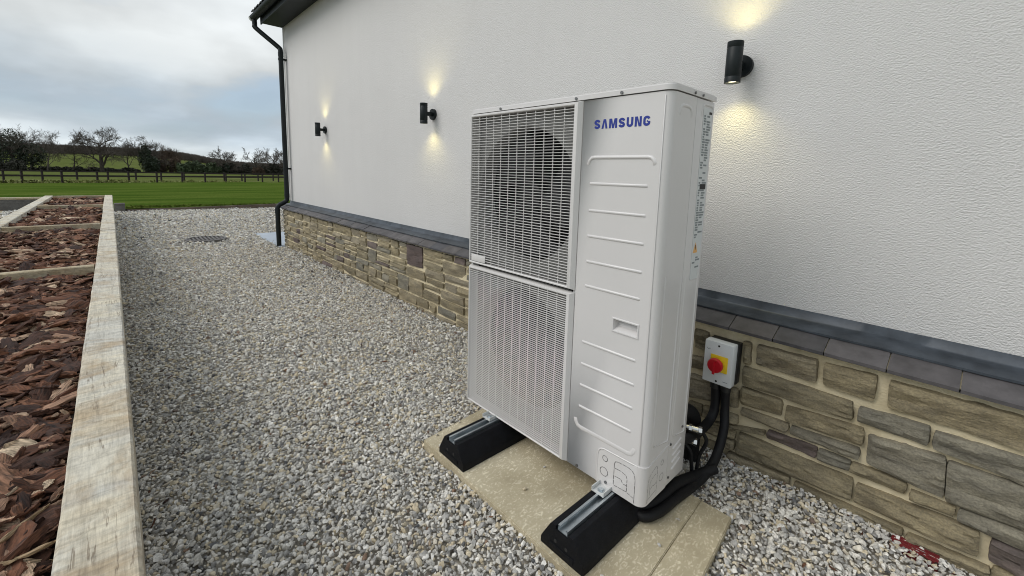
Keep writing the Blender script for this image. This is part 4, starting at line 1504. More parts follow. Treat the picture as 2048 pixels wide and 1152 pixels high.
# grilles
slat_src = bar_src = None
for (z0, z1, ix1, npitch) in ((0.6895, 1.3695, 0.594, 60), (0.001, 0.6795, 0.596, 76)):
    fr = MB()
    ix0, iz0, iz1 = 0.010, z0 + 0.012, z1 - 0.014
    rings = [((-0.001, 0.6225, z0, z1), 0.006), ((-0.001, 0.6225, z0, z1), -0.001), ((0.004, 0.610, z0 + 0.005, z1 - 0.006), -0.0155), ((ix0 - 0.003, ix1 + 0.003, iz0 - 0.003, iz1 + 0.003), -0.0165),
             ((ix0, ix1, iz0, iz1), -0.0145), ((ix0, ix1, iz0, iz1), 0.006)]
    V = []
    for (a, b, c, d), y in rings:
        V += [(a, y, c), (b, y, c), (b, y, d), (a, y, d)]
    F = [(i * 4 + k, i * 4 + (k + 1) % 4, (i + 1) * 4 + (k + 1) % 4, (i + 1) * 4 + k) for i in range(len(rings) - 1) for k in range(4)]
    bm = bmesh.new()
    tm = bpy.data.meshes.new('t')
    tm.from_pydata(V, [], F)
    bm.from_mesh(tm)
    grille = MB().bm(bm).build('grille_frame', M['grille'], hp, 25)
    pitch = (iz1 - iz0) / npitch
    for k in range(1, npitch):
        if slat_src is None:
            sx = MB()
            prof = [(-0.0125, -0.0010), (-0.0125, 0.0007), (-0.0115, 0.0012), (-0.0075, 0.0010), (-0.0075, -0.0010)]
            sx.prism(prof, 'x', 0.0, 1.0)
            slat_src = sx.build('slat', M['grille'], grille, 20)
            o = slat_src
        else:
            o = inst(slat_src, 'slat', grille)
        o.location = (ix0 + 0.0005, 0, iz0 + pitch * k)
        o.scale = (ix1 - ix0 - 0.001, 1, 1)
    for k in range(11):
        if bar_src is None:
            bar_src = MB().box((-0.0011, -0.0014, 0), (0.0011, 0.0018, 1)).build('grille_bar', M['grille'], grille, 0)
            o = bar_src
        else:
            o = inst(bar_src, 'grille_bar', grille)
        o.location = (0.057 + 0.0489 * k, -0.010 if k < 0 else -0.0085, iz0)
        o.scale = (1, 1, iz1 - iz0)
    if z0 > 0.5:
        MB().box((0.021, -0.0155, 0.7045), (0.119, -0.0128, 0.7335), 0.001).build('name_plate', M['grille'], grille, 20, 'blank plastic plate at the foot of the upper grille')

# unit feet brackets
for fx in (0.805, 0.192):
    b = MB()
    b.box((fx - 0.026, -0.052, -0.0035), (fx + 0.026, 0.06, 0.0005), 0.001)
    b.box((fx - 0.026, -0.052, 0.0006), (fx - 0.0225, -0.002, 0.014), 0.001)
    b.box((fx + 0.0225, -0.052, 0.0006), (fx + 0.026, -0.002, 0.014), 0.001)
    br = b.build('foot_bracket', M['bracket'], hp)
    MB().cyl((fx, -0.030, 0.0007), (fx, -0.030, 0.007), 0.009, 6).build('bolt', M['galv'], br)
    MB().cyl((fx, -0.030, 0.0004), (fx, -0.030, 0.0022), 0.013, 20).build('washer', M['galv'], br)

# ------------------------------------------------------------------ isolator switch
iso = empty('isolator_switch', (0.915, PYF - 0.02, 0.455))
tag(iso, 'white rotary isolator box with red knob on yellow plate, fixed below the slate sill', 'isolator switch')
IW, IH = 0.0605, 0.0945
MB().box((-IW + 0.004, -0.030, -IH + 0.004), (IW + 0.004, 0.012, IH - 0.002), 0.004).build('back_box', M['black'], iso)
cv = MB().box((-IW, -0.078, -IH), (IW, -0.0305, IH), 0.006).build('cover', M['iso_white'], iso)
MB().box((-0.030, -0.083, -0.034), (0.042, -0.0782, 0.038), 0.003).build('yellow_plate', M['yellow'], iso)
kn = MB()
prof = [(0.0, 0.006), (0.016, 0.006), (0.016, -0.010), (0.029, -0.011), (0.0315, -0.014), (0.0315, -0.026), (0.0285, -0.031), (0.0, -0.032)]
ns = 36
V, F = [], []
for (rr, yy) in prof:
    for k in range(ns):
        q = 2 * math.pi * k / ns
        V.append((rr * math.cos(q), -0.0832 + yy, -0.001 + rr * math.sin(q)))
for i in range(len(prof) - 1):
    for k in range(ns):
        F.append((i * ns + k, i * ns + (k + 1) % ns, (i + 1) * ns + (k + 1) % ns, (i + 1) * ns + k))
kn.add(V, F)
knob = kn.build('knob', M['red'], iso, 40)
MB().box((-0.0055, -0.1215, -0.036), (0.0055, -0.1148, 0.016), 0.002).build('knob_grip', M['red'], knob)
for zq in (IH - 0.016, -IH + 0.014):
    MB().cyl((0.0, -0.0775, zq), (0.0, -0.0788, zq), 0.0045, 14).build('cover_screw', M['black'], iso)
lg = MB()
lg.add([(-0.050, -0.0784, 0.058), (-0.044, -0.0784, 0.052), (-0.036, -0.0784, 0.060), (-0.037, -0.0784, 0.0615), (-0.044, -0.0784, 0.0545), (-0.049, -0.0784, 0.060)], [(0, 1, 4, 5), (1, 2, 3, 4)])
lg.add([(-0.0435, -0.0784, 0.0565), (-0.034, -0.0784, 0.0555), (-0.035, -0.0784, 0.0575)], [(0, 1, 2)])
lg.build('printed_mark', M['print'], cv, 0)
MB().box((0.027, -0.0785, -0.075), (0.047, -0.0781, -0.0725)).build('printed_line', M['print'], cv, 0)

# ------------------------------------------------------------------ cables and pipes
def cable(name, pts, r, label, cat, mat, n_=12, group=None):
    base = Vector(pts[-1])
    base.z = 0
    t = empty(name, base)
    pp = smooth_path(pts, 8)
    MB().tube([p_ - base for p_ in pp], r, n_).build('sheath', mat, t, 60)
    tag(t, label, cat, group)
    return t, base


IB = 0.455 - IH
c1, b1 = cable('flexible_conduit', [(0.898, 0.690, IB + 0.004), (0.904, 0.690, 0.29), (0.908, 0.680, 0.225), (0.905, 0.640, 0.185), (0.905, 0.56, 0.178), (0.912, 0.47, 0.188), (0.915, 0.40, 0.21), (0.915, 0.34, 0.225)], 0.0195,
               'black flexible conduit curving from the isolator into the back of the heat pump', 'conduit', M['foam'], 12, 'black cables behind the heat pump')
c2, b2 = cable('flexible_conduit', [(0.943, 0.690, IB + 0.004), (0.944, 0.690, 0.30), (0.950, 0.685, 0.24), (0.965, 0.65, 0.165), (0.975, 0.56, 0.085), (0.972, 0.47, 0.050), (0.962, 0.38, 0.038), (0.955, 0.26, 0.048), (0.945, 0.13, 0.052), (0.915, 0.075, 0.052), (0.86, 0.10, 0.05)], 0.0185,
               'black flexible conduit sweeping from the isolator down round onto the slab', 'conduit', M['foam'], 12, 'black cables behind the heat pump')
for t, bs, p0 in ((c1, b1, (0.898, 0.690)), (c2, b2, (0.943, 0.690))):
    MB().tube([Vector((p0[0], p0[1], IB - 0.035)) - bs, Vector((p0[0], p0[1], IB - 0.0005)) - bs], 0.0215, 16).build('gland', M['black'], t)
c3, b3 = cable('insulated_pipe', [(0.99, 0.52, 0.062), (0.955, 0.44, 0.052), (0.928, 0.30, 0.068), (0.918, 0.18, 0.062), (0.895, 0.11, 0.06), (0.84, 0.14, 0.056)], 0.021,
               'thick black insulated pipe lying along the slab under the unit side', 'pipe', M['foam'], 14)
c4, b4 = cable('insulated_pipe', [(0.80, 0.33, 0.235), (0.82, 0.46, 0.245), (0.842, 0.545, 0.238), (0.852, 0.585, 0.20), (0.852, 0.60, 0.13), (0.852, 0.60, 0.0)], 0.036,
               'fat black insulated elbow behind the heat pump dropping into the gravel', 'pipe', M['foam'], 16)
hose = empty('water_valve', (0.93, 0.42, 0))
tag(hose, 'plated hose fittings and thin black drain tubes at the heat pump back corner', 'pipe fitting')
for (x_, y_, z_, L_) in ((0.905, 0.435, 0.238, 0.055), (0.893, 0.425, 0.186, 0.048)):
    f_ = MB()
    f_.tube([(x_ - L_ - 0.93, y_ - 0.42 - 0.02, z_), (x_ - 0.93, y_ - 0.42, z_)], 0.0115, 16)
    f_.tube([(x_ - 0.93, y_ - 0.42, z_), (x_ + 0.010 - 0.93, y_ - 0.42 + 0.004, z_)], 0.016, 6)
    f_.tube([(x_ + 0.011 - 0.93, y_ - 0.42 + 0.0045, z_), (x_ + 0.034 - 0.93, y_ - 0.42 + 0.013, z_)], 0.0125, 16)
    f_.tube([(x_ + 0.0345 - 0.93, y_ - 0.42 + 0.0133, z_), (x_ + 0.046 - 0.93, y_ - 0.42 + 0.018, z_)], 0.0155, 6)
    f_.build('hose_fitting', M['chrome'], hose, 30)
for pts in ([(0.90, 0.41, 0.18), (0.925, 0.42, 0.15), (0.93, 0.43, 0.09), (0.935, 0.44, 0.03), (0.96, 0.45, 0.02)], [(0.95, 0.455, 0.235), (0.965, 0.47, 0.19), (0.945, 0.46, 0.12), (0.94, 0.46, 0.05)]):
    MB().tube([p_ - Vector((0.93, 0.42, 0)) for p_ in smooth_path(pts, 6)], 0.0075, 8).build('drain_tube', M['foam'], hose, 60)

# ------------------------------------------------------------------ ribbed red brick by the plinth, scraps in the gravel
rb = empty('red_brick', (1.59, 0.698, -0.008), math.radians(-3))
tag(rb, 'ribbed dark red brick half buried in gravel at the foot of the stone plinth', 'brick')
MB().box((-0.062, -0.022, -0.03), (0.062, 0.030, 0.020), 0.003).build('body', M['brick'], rb)
for k in range(4):
    MB().box((-0.060, -0.020 + k * 0.0125, 0.0205), (0.060, -0.013 + k * 0.0125, 0.028), 0.002).build('ridge', M['brick'], rb)

# drain cover
gr = empty('drain_cover', (-7.05, -0.14, 0.0))
tag(gr, 'round dark iron drain grating set flush in the gravel', 'drain cover')
V, F = [], []
ns = 40
for (rr, zq) in ((0.29, -0.02), (0.29, 0.030), (0.25, 0.034), (0.25, 0.0)):
    V += [(rr * math.cos(2 * math.pi * k / ns), rr * math.sin(2 * math.pi * k / ns), zq) for k in range(ns)]
for i in range(3):
    for k in range(ns):
        F.append((i * ns + k, i * ns + (k + 1) % ns, (i + 1) * ns + (k + 1) % ns, (i + 1) * ns + k))
MB().add(V, F).build('ring', M['grate'], gr, 40)
for k in range(-4, 5):
    y_ = k * 0.054
    L_ = math.sqrt(0.25 ** 2 - y_ * y_) - 0.002
    MB().box((-L_, y_ - 0.015, 0.0), (L_, y_ + 0.015, 0.030), 0.003).build('bar', M['grate'], gr)

# ------------------------------------------------------------------ raised bed
bedo = empty('raised_bed', (-11.8, -1.8, 0))
tag(bedo, 'long raised bed of weathered timber sleepers filled with bark mulch', 'raised bed')
BO = Vector((-11.8, -1.8, 0))


def beam(name, a, b, mat, parent=bedo, seed=0, off=BO, rough=0.0018, cuts=0.05, bevel=0.006):
    """sawn timber with chipped, slightly wandering arrises; long axis found from size"""
    a, b = Vector(a), Vector(b)
    d = b - a
    ax = max(range(3), key=lambda i: d[i])
    o1, o2 = [i for i in range(3) if i != ax]
    n_ = max(2, int(d[ax] / cuts))
    V, F = [], []
    c = bevel
    for i in range(n_ + 1):
        t = a[ax] + d[ax] * i / n_
        ring = [(a[o1] + c, a[o2]), (b[o1] - c, a[o2]), (b[o1], a[o2] + c), (b[o1], b[o2] - c), (b[o1] - c, b[o2]), (a[o1] + c, b[o2]), (a[o1], b[o2] - c), (a[o1], a[o2] + c)]
        for k, (p1, p2) in enumerate(ring):
            e1 = rough * mnoise.noise((t * 5, seed + k // 2 * 3.3, 0.5)) + rough * 0.6 * mnoise.noise((t * 22, seed + k, 9))
            e2 = rough * 0.7 * mnoise.noise((t * 6, seed + k // 2 * 5.1, 4.5)) + rough * 0.4 * mnoise.noise((t * 24, seed + k, 3))
            v = [0, 0, 0]
            v[ax], v[o1], v[o2] = t - off[ax], p1 + e1 - off[o1], p2 + e2 - off[o2]
            V.append(v)
    for i in range(n_):
        for k in range(8):
            F.append((i * 8 + k, i * 8 + (k + 1) % 8, (i + 1) * 8 + (k + 1) % 8, (i + 1) * 8 + k))
    F += [tuple(range(7, -1, -1)), tuple(n_ * 8 + k for k in range(8))]
    return MB().add(V, F).build(name, mat, parent, 25)


TOPZ = 0.510
xj = [1.9, 1.15, -1.86, -4.86, -7.86, -10.2, -11.75]
for k, (b, a) in enumerate(zip(xj, xj[1:])):
    dy = rs.uniform(-0.004, 0.004)
    beam('sleeper', (a + 0.002, -1.360 + dy, 0.262), (b - 0.002, -1.236 + dy, TOPZ + rs.uniform(-0.003, 0.003)), M['sleeper'], seed=k * 7)
    beam('sleeper', (a - 0.6 + 0.002 if k else a - 0.6, -1.358, 0.0), (b - 0.602, -1.234, 0.258), M['sleeper'], seed=k * 7 + 90)
for k, (b, a) in enumerate(zip([-2.2, -5.2, -8.2], [-5.2, -8.2, -11.75])):
    beam('sleeper', (a + 0.002, -2.285, 0.262), (b - 0.002, -2.160, TOPZ), M['sleeper'], seed=k * 5 + 40)
    beam('sleeper', (a + 0.002, -2.283, 0.0), (b - 0.002, -2.158, 0.258), M['sleeper'], seed=k * 5 + 45)
for k, (x_, tk) in enumerate(((-2.70, 0.062), (-5.66, 0.055), (-8.88, 0.055))):
    beam('divider_board', (x_ - tk, -2.157, 0.2), (x_, -1.363, 0.503), M['divider'], seed=k + 200)
beam('divider_board', (-11.79, -2.157, 0.255), (-11.745, -1.363, 0.503), M['divider'], seed=222)
beam('end_sleeper', (-11.90, -6.0, 0.0), (-11.78, -2.287, 0.43), M['endtimber'], seed=230)
beam('end_sleeper', (-11.91, -6.0, 0.432), (-11.77, -2.287, 0.475), M['divider'], seed=231)
sb = MB()
nxs, nys = 120, 8
V, F = [], []
for i in range(nxs + 1):
    for j in range(nys + 1):
        x_, y_ = -11.74 + 13.5 * i / nxs, -2.158 + 0.8 * j / nys
        V.append((x_ - BO.x, y_ - BO.y, 0.418 + 0.016 * mnoise.noise((x_ * 3, y_ * 3, 0))))
for i in range(nxs):
    for j in range(nys):
        a = i * (nys + 1) + j
        F.append((a, a + nys + 1, a + nys + 2, a + 1))
MB().add(V, F).build('soil', M['soil'], bedo, 60)


def chip(seed):
    r = random.Random(seed)
    nu, nv = 9, 4
    L, Wd, T = 1.0, r.uniform(0.2, 0.62), r.uniform(0.07, 0.16)
    ph = r.uniform(0, 50)
    bend, twist = r.uniform(-0.10, 0.10), r.uniform(-0.5, 0.5)
    V, F = [], []
    for s in (0, 1):
        for i in range(nu + 1):
            u = i / nu
            taper = min(1, 3.2 * min(u, 1 - u) + r.uniform(0.25, 0.75)) * r.uniform(0.8, 1.1)
            sway = 0.10 * mnoise.noise((u * 3, ph, 8))
            for j in range(nv + 1):
                v = j / nv - 0.5
                x_ = (u - 0.5) * L + 0.09 * mnoise.noise((v * 7, ph, 2)) * (1 if i in (0, nu) else 0.3)
                y_ = v * Wd * taper + sway
                edge = 1 - (2 * abs(v)) ** 3
                e_end = min(1, 6 * min(u, 1 - u) + 0.25)
                z_ = (T * edge * e_end * (0.5 if s else -0.5)) + 0.075 * mnoise.noise((v * 11, u * 2.6, ph + s * 3)) + 0.03 * mnoise.noise((v * 19, u * 9, ph)) + bend * (4 * (u - 0.5) ** 2 - 0.5) + twist * v * Wd * (u - 0.5)
                V.append((x_, y_, z_))
    n1 = (nu + 1) * (nv + 1)
    for i in range(nu):
        for j in range(nv):
            a = i * (nv + 1) + j
            F.append((a, a + nv + 1, a + nv + 2, a + 1))
            F.append((n1 + a, n1 + a + 1, n1 + a + nv + 2, n1 + a + nv + 1))
    ringi = [i * (nv + 1) for i in range(nu + 1)] + [nu * (nv + 1) + j for j in range(1, nv + 1)] + [i * (nv + 1) + nv for i in range(nu - 1, -1, -1)] + [j for j in range(nv - 1, 0, -1)]
    for a, b in zip(ringi, ringi[1:] + ringi[:1]):
        F.append((a, b, n1 + b, n1 + a))
    return MB().add(V, F).build('bark_chip', M['bark'], None, 22)


chips = [chip(300 + i) for i in range(20)]
CP = []
for x0, x1, sp_, size in ((-1.2, 1.1, 0.0205, 0.072), (-2.69, -1.2, 0.0235, 0.075), (-5.65, -2.77, 0.034, 0.085), (-8.87, -5.72, 0.044, 0.10), (-11.73, -8.94, 0.055, 0.115)):
    x, y = field_points(x0 + 0.02, x1 - 0.02, -2.15, -1.375, sp_)
    n = len(x)
    s = size * np.clip(rng.lognormal(-0.22, 0.6, n), 0.25, 2.5)
    z = 0.430 + 0.010 * np.sin(x * 6 + y * 9) + rng.uniform(-0.006, 0.026, n)
    rz = rng.normal(1.9, 1.0, n) + math.pi * rng.integers(0, 2, n)
    CP.append(np.c_[x, y, z, s, rng.normal(0, 0.26, n), rng.normal(0, 0.20, n), rz])
for yb in (-1.385, -2.14):                 # small pieces packed against the timbers
    n = 900
    x = 1.1 - 6.7 * rng.uniform(0, 1, n) ** 1.3
    CP.append(np.c_[x, np.full(n, yb) + rng.uniform(-0.02, 0.02, n), 0.437 + rng.uniform(-0.008, 0.014, n), rng.uniform(0.02, 0.055, n), rng.normal(0, 0.3, n), rng.normal(0, 0.3, n), rng.uniform(0, 6.283, n)])
CP = np.concatenate(CP)
# keep long chips from poking through the timber sides
reach = 0.36 * CP[:, 3] * np.abs(np.sin(CP[:, 6])) + 0.006
CP[:, 1] = np.clip(CP[:, 1], -2.155 + reach, -1.364 - reach)
# the nearest chips in view are single pieces
R3 = np.array(R_ROWS)
dv = (CP[:, :3] - np.array(CAM[:])) @ R3.T
pxs, pys = CX + FPX * dv[:, 0] / dv[:, 2], CY - FPX * dv[:, 1] / dv[:, 2]
vis = (dv[:, 2] > 0.1) & (pxs > -15) & (pxs < 260) & (pys < 1170)
order = np.argsort(np.where(vis, np.linalg.norm(dv, axis=1) / CP[:, 3] ** 0.6, 1e9))
single = order[:290]
rest = np.setdiff1d(np.arange(len(CP)), single)
mul = scatter('bark_mulch', CP[rest, :3] - np.array(BO[:]), CP[rest, 4:7], np.c_[CP[rest, 3], CP[rest, 3] * rng.uniform(0.7, 1.25, len(rest)), CP[rest, 3]], chips, bedo)
mul['kind'] = 'stuff'
for k in single:
    c = CP[k]
    o = bpy.data.objects.new('bark_chip', chips[int(k) % 20].data)
    COL.objects.link(o)
    o.parent = bedo
    o.location = (c[0] - BO.x, c[1] - BO.y, c[2] + 0.004 - BO.z)
    o.rotation_euler = (c[4], c[5], c[6])
    o.scale = (c[3], c[3] * random.uniform(0.7, 1.25), c[3])
print('chips', len(CP))
# two big pale pieces lying at the near end of the bed
M['tan_bark'] = mat_random('tan_bark', [(0.0, (0.30, 0.20, 0.11)), (1.0, (0.40, 0.29, 0.17))], 0.85, 2.4, 0.5, (1.0, 9, 9), 0.8, 0.006)
for (pa, pb, wd_, zq, sd_) in (((-60, 1150), (112, 1082), 0.30, 0.474, 309), ((-30, 1112), (95, 1008), 0.05, 0.476, 304)):
    A, B = on_z(*pa, zq), on_z(*pb, zq)
    big = chip(sd_)
    big.data.materials.clear()
    big.data.materials.append(M['tan_bark'])
    big.parent = bedo
    L_ = (B - A).length
    big.location = (A + B) / 2 - BO
    big.rotation_euler = (0.05, 0.03, math.atan2(B.y - A.y, B.x - A.x))
    big.scale = (L_, max(0.03, L_ * wd_ * 1.6), 0.10)
# dead leaf and bark scraps blown onto the gravel, gathered along the plinth and the bed
n = 420
lx = 1.9 - 8.5 * rng.uniform(0, 1, n) ** 1.5
ly = np.where(rng.uniform(0, 1, n) < 0.45, rng.uniform(-1.2, 0.7, n), np.where(rng.uniform(0, 1, n) < 0.6, 0.715 - np.abs(rng.normal(0, 0.04, n)), -1.22 + np.abs(rng.normal(0, 0.05, n))))
keep = ~in_slab(lx, ly)
lx, ly = lx[keep], ly[keep]
n = len(lx)
ls = rng.uniform(0.012, 0.032, n)
lit = scatter('leaf_litter', np.c_[lx, ly, rng.uniform(0.010, 0.018, n)], np.c_[rng.normal(0, 0.35, n), rng.normal(0, 0.35, n), rng.uniform(0, 6.28, n)], np.c_[ls, ls * 0.8, ls], [chip(340 + q) for q in range(5)])
tag(lit, 'brown dead leaf and bark scraps lying on the gravel', None, None, 'stuff')

# ------------------------------------------------------------------ lawn edge
le = empty('lawn_edging', (-13.0, 1.0, 0))
tag(le, 'low dark timber edging board between the gravel and the lawn', 'edging')
for k, (ya, yb) in enumerate(((-1.0, 1.0), (1.0, 3.0), (3.0, 5.6))):
    xa, xb = -13.16 + 0.09 * (ya - 1) + 0.1, -13.16 + 0.09 * (yb - 1) + 0.1
    h1, h2 = 0.045 + 0.022 * (ya + 1), 0.045 + 0.022 * (yb + 1)
    V = []
    for (xx, yy, hh) in ((xa, ya + 0.004, h1), (xb, yb - 0.004, h2)):
        V += [(xx + 13.0, yy - 1, -0.02), (xx + 13.05, yy - 1, -0.02), (xx + 13.05, yy - 1, hh), (xx + 13.0, yy - 1, hh)]
    MB().add(V, [(0, 1, 5, 4), (1, 2, 6, 5), (2, 3, 7, 6), (3, 0, 4, 7), (0, 3, 2, 1), (4, 5, 6, 7)]).build('board', M['edging'], le, 0)
blk = beam('timber_block', (-13.30, -1.225, 0.0), (-13.10, -1.02, 0.215), M['endtimber'], None, 300, Vector((0, 0, 0)), 0.003, 0.05)
tag(blk, 'short squat dark timber block at the lawn end of the gravel beside the raised bed', 'timber block')

# ------------------------------------------------------------------ fences
def fence(offset, spacing, phase, label, n_):
    d = FD
    nrm = Vector((-d.y, d.x)) * -1
    if nrm.x > 0:
        nrm = -nrm
    o0 = FA + nrm * offset - d * 9.0
    base = empty('rail_fence', (o0.x, o0.y, ground_z(o0.x, o0.y)))
    tag(base, label, 'fence', 'dark post and rail fences beyond the lawn')
    bz = base.location.copy()
    P = []
    for k in range(n_):
        q = o0 + d * (phase + spacing * k)
        P.append(Vector((q.x, q.y, ground_z(q.x, q.y))))
    for k, q in enumerate(P):
        MB().box((-0.065, -0.065, -0.3), (0.065, 0.065, 1.12 + random.uniform(-.03, .03)), 0.008).build('post', M['fence'], base)
        po = base.children[-1]
        po.location = q - bz
        po.rotation_euler = (0, 0, math.atan2(d.y, d.x))
    for a, b in zip(P, P[1:]):
        for h in (1.03, 0.62, 0.24):
            t = (b - a).normalized()
            s = Vector((-t.y, t.x, 0)) * 0.022
            V = []
            for q in (a, b):
                for sg, hh in ((-1, -0.055), (1, -0.055), (1, 0.055), (-1, 0.055)):
                    V.append(q + s * sg + Vector((0, 0, h + hh)) - bz - Vector((nrm.x, nrm.y, 0)) * 0.085)
            if h > 0.5:
                MB().add(V, [(0, 1, 5, 4), (1, 2, 6, 5), (2, 3, 7, 6), (3, 0, 4, 7), (0, 3, 2, 1), (4, 5, 6, 7)]).build('rail', M['fence'], base, 0)


fence(0.0, 2.45, 0.4, 'dark post and rail fence standing at the far edge of the lawn', 16)
fence(5.5, 2.5, 1.3, 'dark post and rail fence standing in the pasture behind the lawn fence', 18)


# ------------------------------------------------------------------ vegetation
def quads_cloud(centers, size, r, flat=0.0):
    """random leaf-sized quads at the given centres"""
    n = len(centers)
    a = r.normal(size=(n, 3))
    a /= np.linalg.norm(a, axis=1)[:, None]
    b = r.normal(size=(n, 3))
    b -= (b * a).sum(1)[:, None] * a
    b /= np.linalg.norm(b, axis=1)[:, None]
    s = size * r.uniform(0.6, 1.4, n)[:, None]
    V = np.stack([centers - a * s - b * s * .6, centers + a * s - b * s * .6, centers + a * s + b * s * .6, centers - a * s + b * s * .6], 1).reshape(-1, 3)
    me = bpy.data.meshes.new('leaves')
    me.vertices.add(4 * n)
    me.vertices.foreach_set('co', V.astype(np.float32).ravel())
    me.loops.add(4 * n)
    me.loops.foreach_set('vertex_index', np.arange(4 * n, dtype=np.int32))
    me.polygons.add(n)
    me.polygons.foreach_set('loop_start', np.arange(0, 4 * n, 4, dtype=np.int32))
    me.update(calc_edges=True)
    me.validate()
    return me


def blob_points(n, r, lumps):
    """points in lumpy volumes: lumps = [(cx,cy,cz,rx,ry,rz)]"""
    out = []
    for (cx_, cy_, cz_, rx, ry, rz) in lumps:
        d = r.normal(size=(n, 3))
        d /= np.linalg.norm(d, axis=1)[:, None]
        rad = r.uniform(0.55, 1.08, n)[:, None]
        out.append(np.array([cx_, cy_, cz_]) + d * rad * np.array([rx, ry, rz]))
    return np.concatenate(out)


def bare_tree_mesh(seed, height, spread, trunk_r, levels=5, low=0.22, upright=0.3, kids=(5, 5, 5, 4, 4), lean=0.0, twig_r=0.020):
    r = random.Random(seed)
    wood, twigs = MB(), MB()

    def branch(p, d, L, rad, lev):
        segs = 4 if lev < 2 else 3
        pts, rs_ = [p.copy()], [rad]
        q, dd = p.copy(), d.copy()
        for i in range(segs):
            wob = 0.16 if lev else 0.07
            dd = (dd + Vector((r.gauss(0, wob), r.gauss(0, wob), r.gauss(0, wob * 0.7) + (0.05 * upright if lev else 0)))).normalized()
            q = q + dd * (L / segs)
            pts.append(q.copy())
            rs_.append(max(rad * (1 - 0.62 * (i + 1) / segs), twig_r * 0.6))
        tgt = wood if lev <= 2 else twigs
        tgt.tube(pts, rs_, 7 if lev == 0 else 5 if lev == 1 else 3, cap=False)
        if lev >= levels:
            return
        nk = kids[min(lev, len(kids) - 1)]
        for k in range(nk):
            t = (low + (1 - low) * (k + r.random()) / nk) if lev == 0 else (0.25 + 0.75 * (k + r.random()) / nk)
            fi = min(int(t * segs), segs - 1)
            pp = pts[fi].lerp(pts[fi + 1], t * segs - fi)
            az = r.uniform(0, 6.283) if lev else 2.399 * k + r.uniform(-.5, .5)
            bd = (pts[fi + 1] - pts[fi]).normalized()
            u = bd.cross(Vector((0.3, 0.2, 1)) if abs(bd.z) < 0.9 else Vector((1, 0, 0))).normalized()
            w = bd.cross(u)
            ang = r.uniform(0.5, 1.0) * spread if lev == 0 else r.uniform(0.4, 0.95)
            nd = (bd * math.cos(ang) + (u * math.cos(az) + w * math.sin(az)) * math.sin(ang)).normalized()
            nd = (nd + Vector((0, 0, 0.10 * upright))).normalized()
            Lk = L * r.uniform(0.52, 0.70) * (1.0 if lev else (1.15 - 0.45 * t) * 1.05)
            branch(pp, nd, Lk, max(rs_[fi] * r.uniform(0.45, 0.65), twig_r), lev + 1)
    branch(Vector((0, 0, -0.3)), Vector((lean, 0.5 * lean, 1)).normalized(), height * 0.52, trunk_r, 0)
    return wood, twigs


def tree(px, dist, height, seed, label, spread=1.0, trunk_r=0.28, ivy=None, twig='twig', **kw):
    height *= 1.0 / math.hypot(1.0, (px - CX) / FPX) * 1.02
    x_, y_ = bearing(px, dist)
    t = empty('bare_tree', (x_, y_, ground_z(x_, y_)))
    tag(t, label, 'tree', 'bare winter trees along the field hedge')
    wood, twigs = bare_tree_mesh(seed, height, spread, trunk_r, **kw)
    zmax = max(v[2] for v in twigs.v)
    s = height / zmax
    for b, nm, mt in ((wood, 'trunk', M['bark_tree']), (twigs, 'crown', M[twig])):
        b.v = [(a * s, c * s, d * s) for a, c, d in b.v]
        me = bpy.data.meshes.new(nm)
        me.from_pydata(b.v, [], b.f)
        link_mesh(nm, me, mt, t, 0, None, False)
    if ivy:
        r = np.random.default_rng(seed)
        me = quads_cloud(blob_points(1500, r, ivy), 0.14, r)
        link_mesh('ivy', me, M['ivy'], t, 0, None, False)
    return t


DT = 140.0
K5 = (5, 5, 5, 4, 4)
tree(28, DT, 15.8, 11, 'tall bare tree with ivy-dark lower trunk at the extreme edge of the picture', 1.05, 0.34,
     [(0, 0, 4.5, 2.2, 2.2, 4.2), (-1.5, -2.6, 4.5, 2.0, 2.0, 3.5), (0.5, 2.8, 3.4, 1.8, 2.2, 2.4), (0, -5, 3.5, 2, 2.4, 3.4)], kids=(6, 5, 5, 4, 4))
tree(62, DT + 8, 13.6, 12, 'slighter bare tree just beside the tall ivy-clad one, crown spreading over the hill', 1.1, 0.22, kids=(5, 4, 4, 4, 3), twig_r=0.016)
tree(93, DT - 6, 13.0, 13, 'thin upright bare tree with two slender stems above the green hillside', 0.6, 0.16, upright=1.6, kids=(4, 4, 4, 4, 3), twig_r=0.020)
tree(145, DT + 4, 11.6, 14, 'small leaning bare tree with a light see-through crown left of the big oak', 1.0, 0.15, lean=0.18, kids=(4, 4, 5, 4, 3), twig_r=0.020)
tree(203, DT, 14.6, 15, 'broad spreading bare oak, the largest whole crown above the fence', 1.15, 0.36, kids=(7, 5, 5, 4, 4), low=0.12)
tree(258, DT + 6, 10.6, 16, 'small bare tree leaning between the big oak and the ivy-clad tree', 1.0, 0.16, lean=-0.2, kids=(4, 5, 5, 4, 3), twig_r=0.018)
tree(291, DT, 12.0, 17, 'bare tree with a dark ivy-wrapped trunk rising behind the brown thicket', 1.0, 0.26,
     [(0, 0, 3.6, 1.3, 1.3, 3.4), (0, 1.4, 2.0, 1.3, 1.4, 2.0)])
tree(330, DT + 10, 10.6, 18, 'brushy pale twiggy tree standing over the brown thicket', 0.7, 0.14, upright=1.6, kids=(6, 5, 5, 4, 3), low=0.05, twig='twig_brown', twig_r=0.018)
tree(352, DT + 12, 9.4, 19, 'lower brushy twiggy tree at the far end of the brown thicket', 0.7, 0.14, upright=1.6, kids=(6, 5, 5, 4, 3), low=0.05, twig='twig_brown', twig_r=0.018)
tree(449, DT, 9.0, 20, 'rounded bare oak standing alone over the evergreen hedge', 1.15, 0.30, [(0, 0, 1.6, 1.0, 1.0, 1.8)], kids=(7, 5, 5, 4, 4), low=0.2)
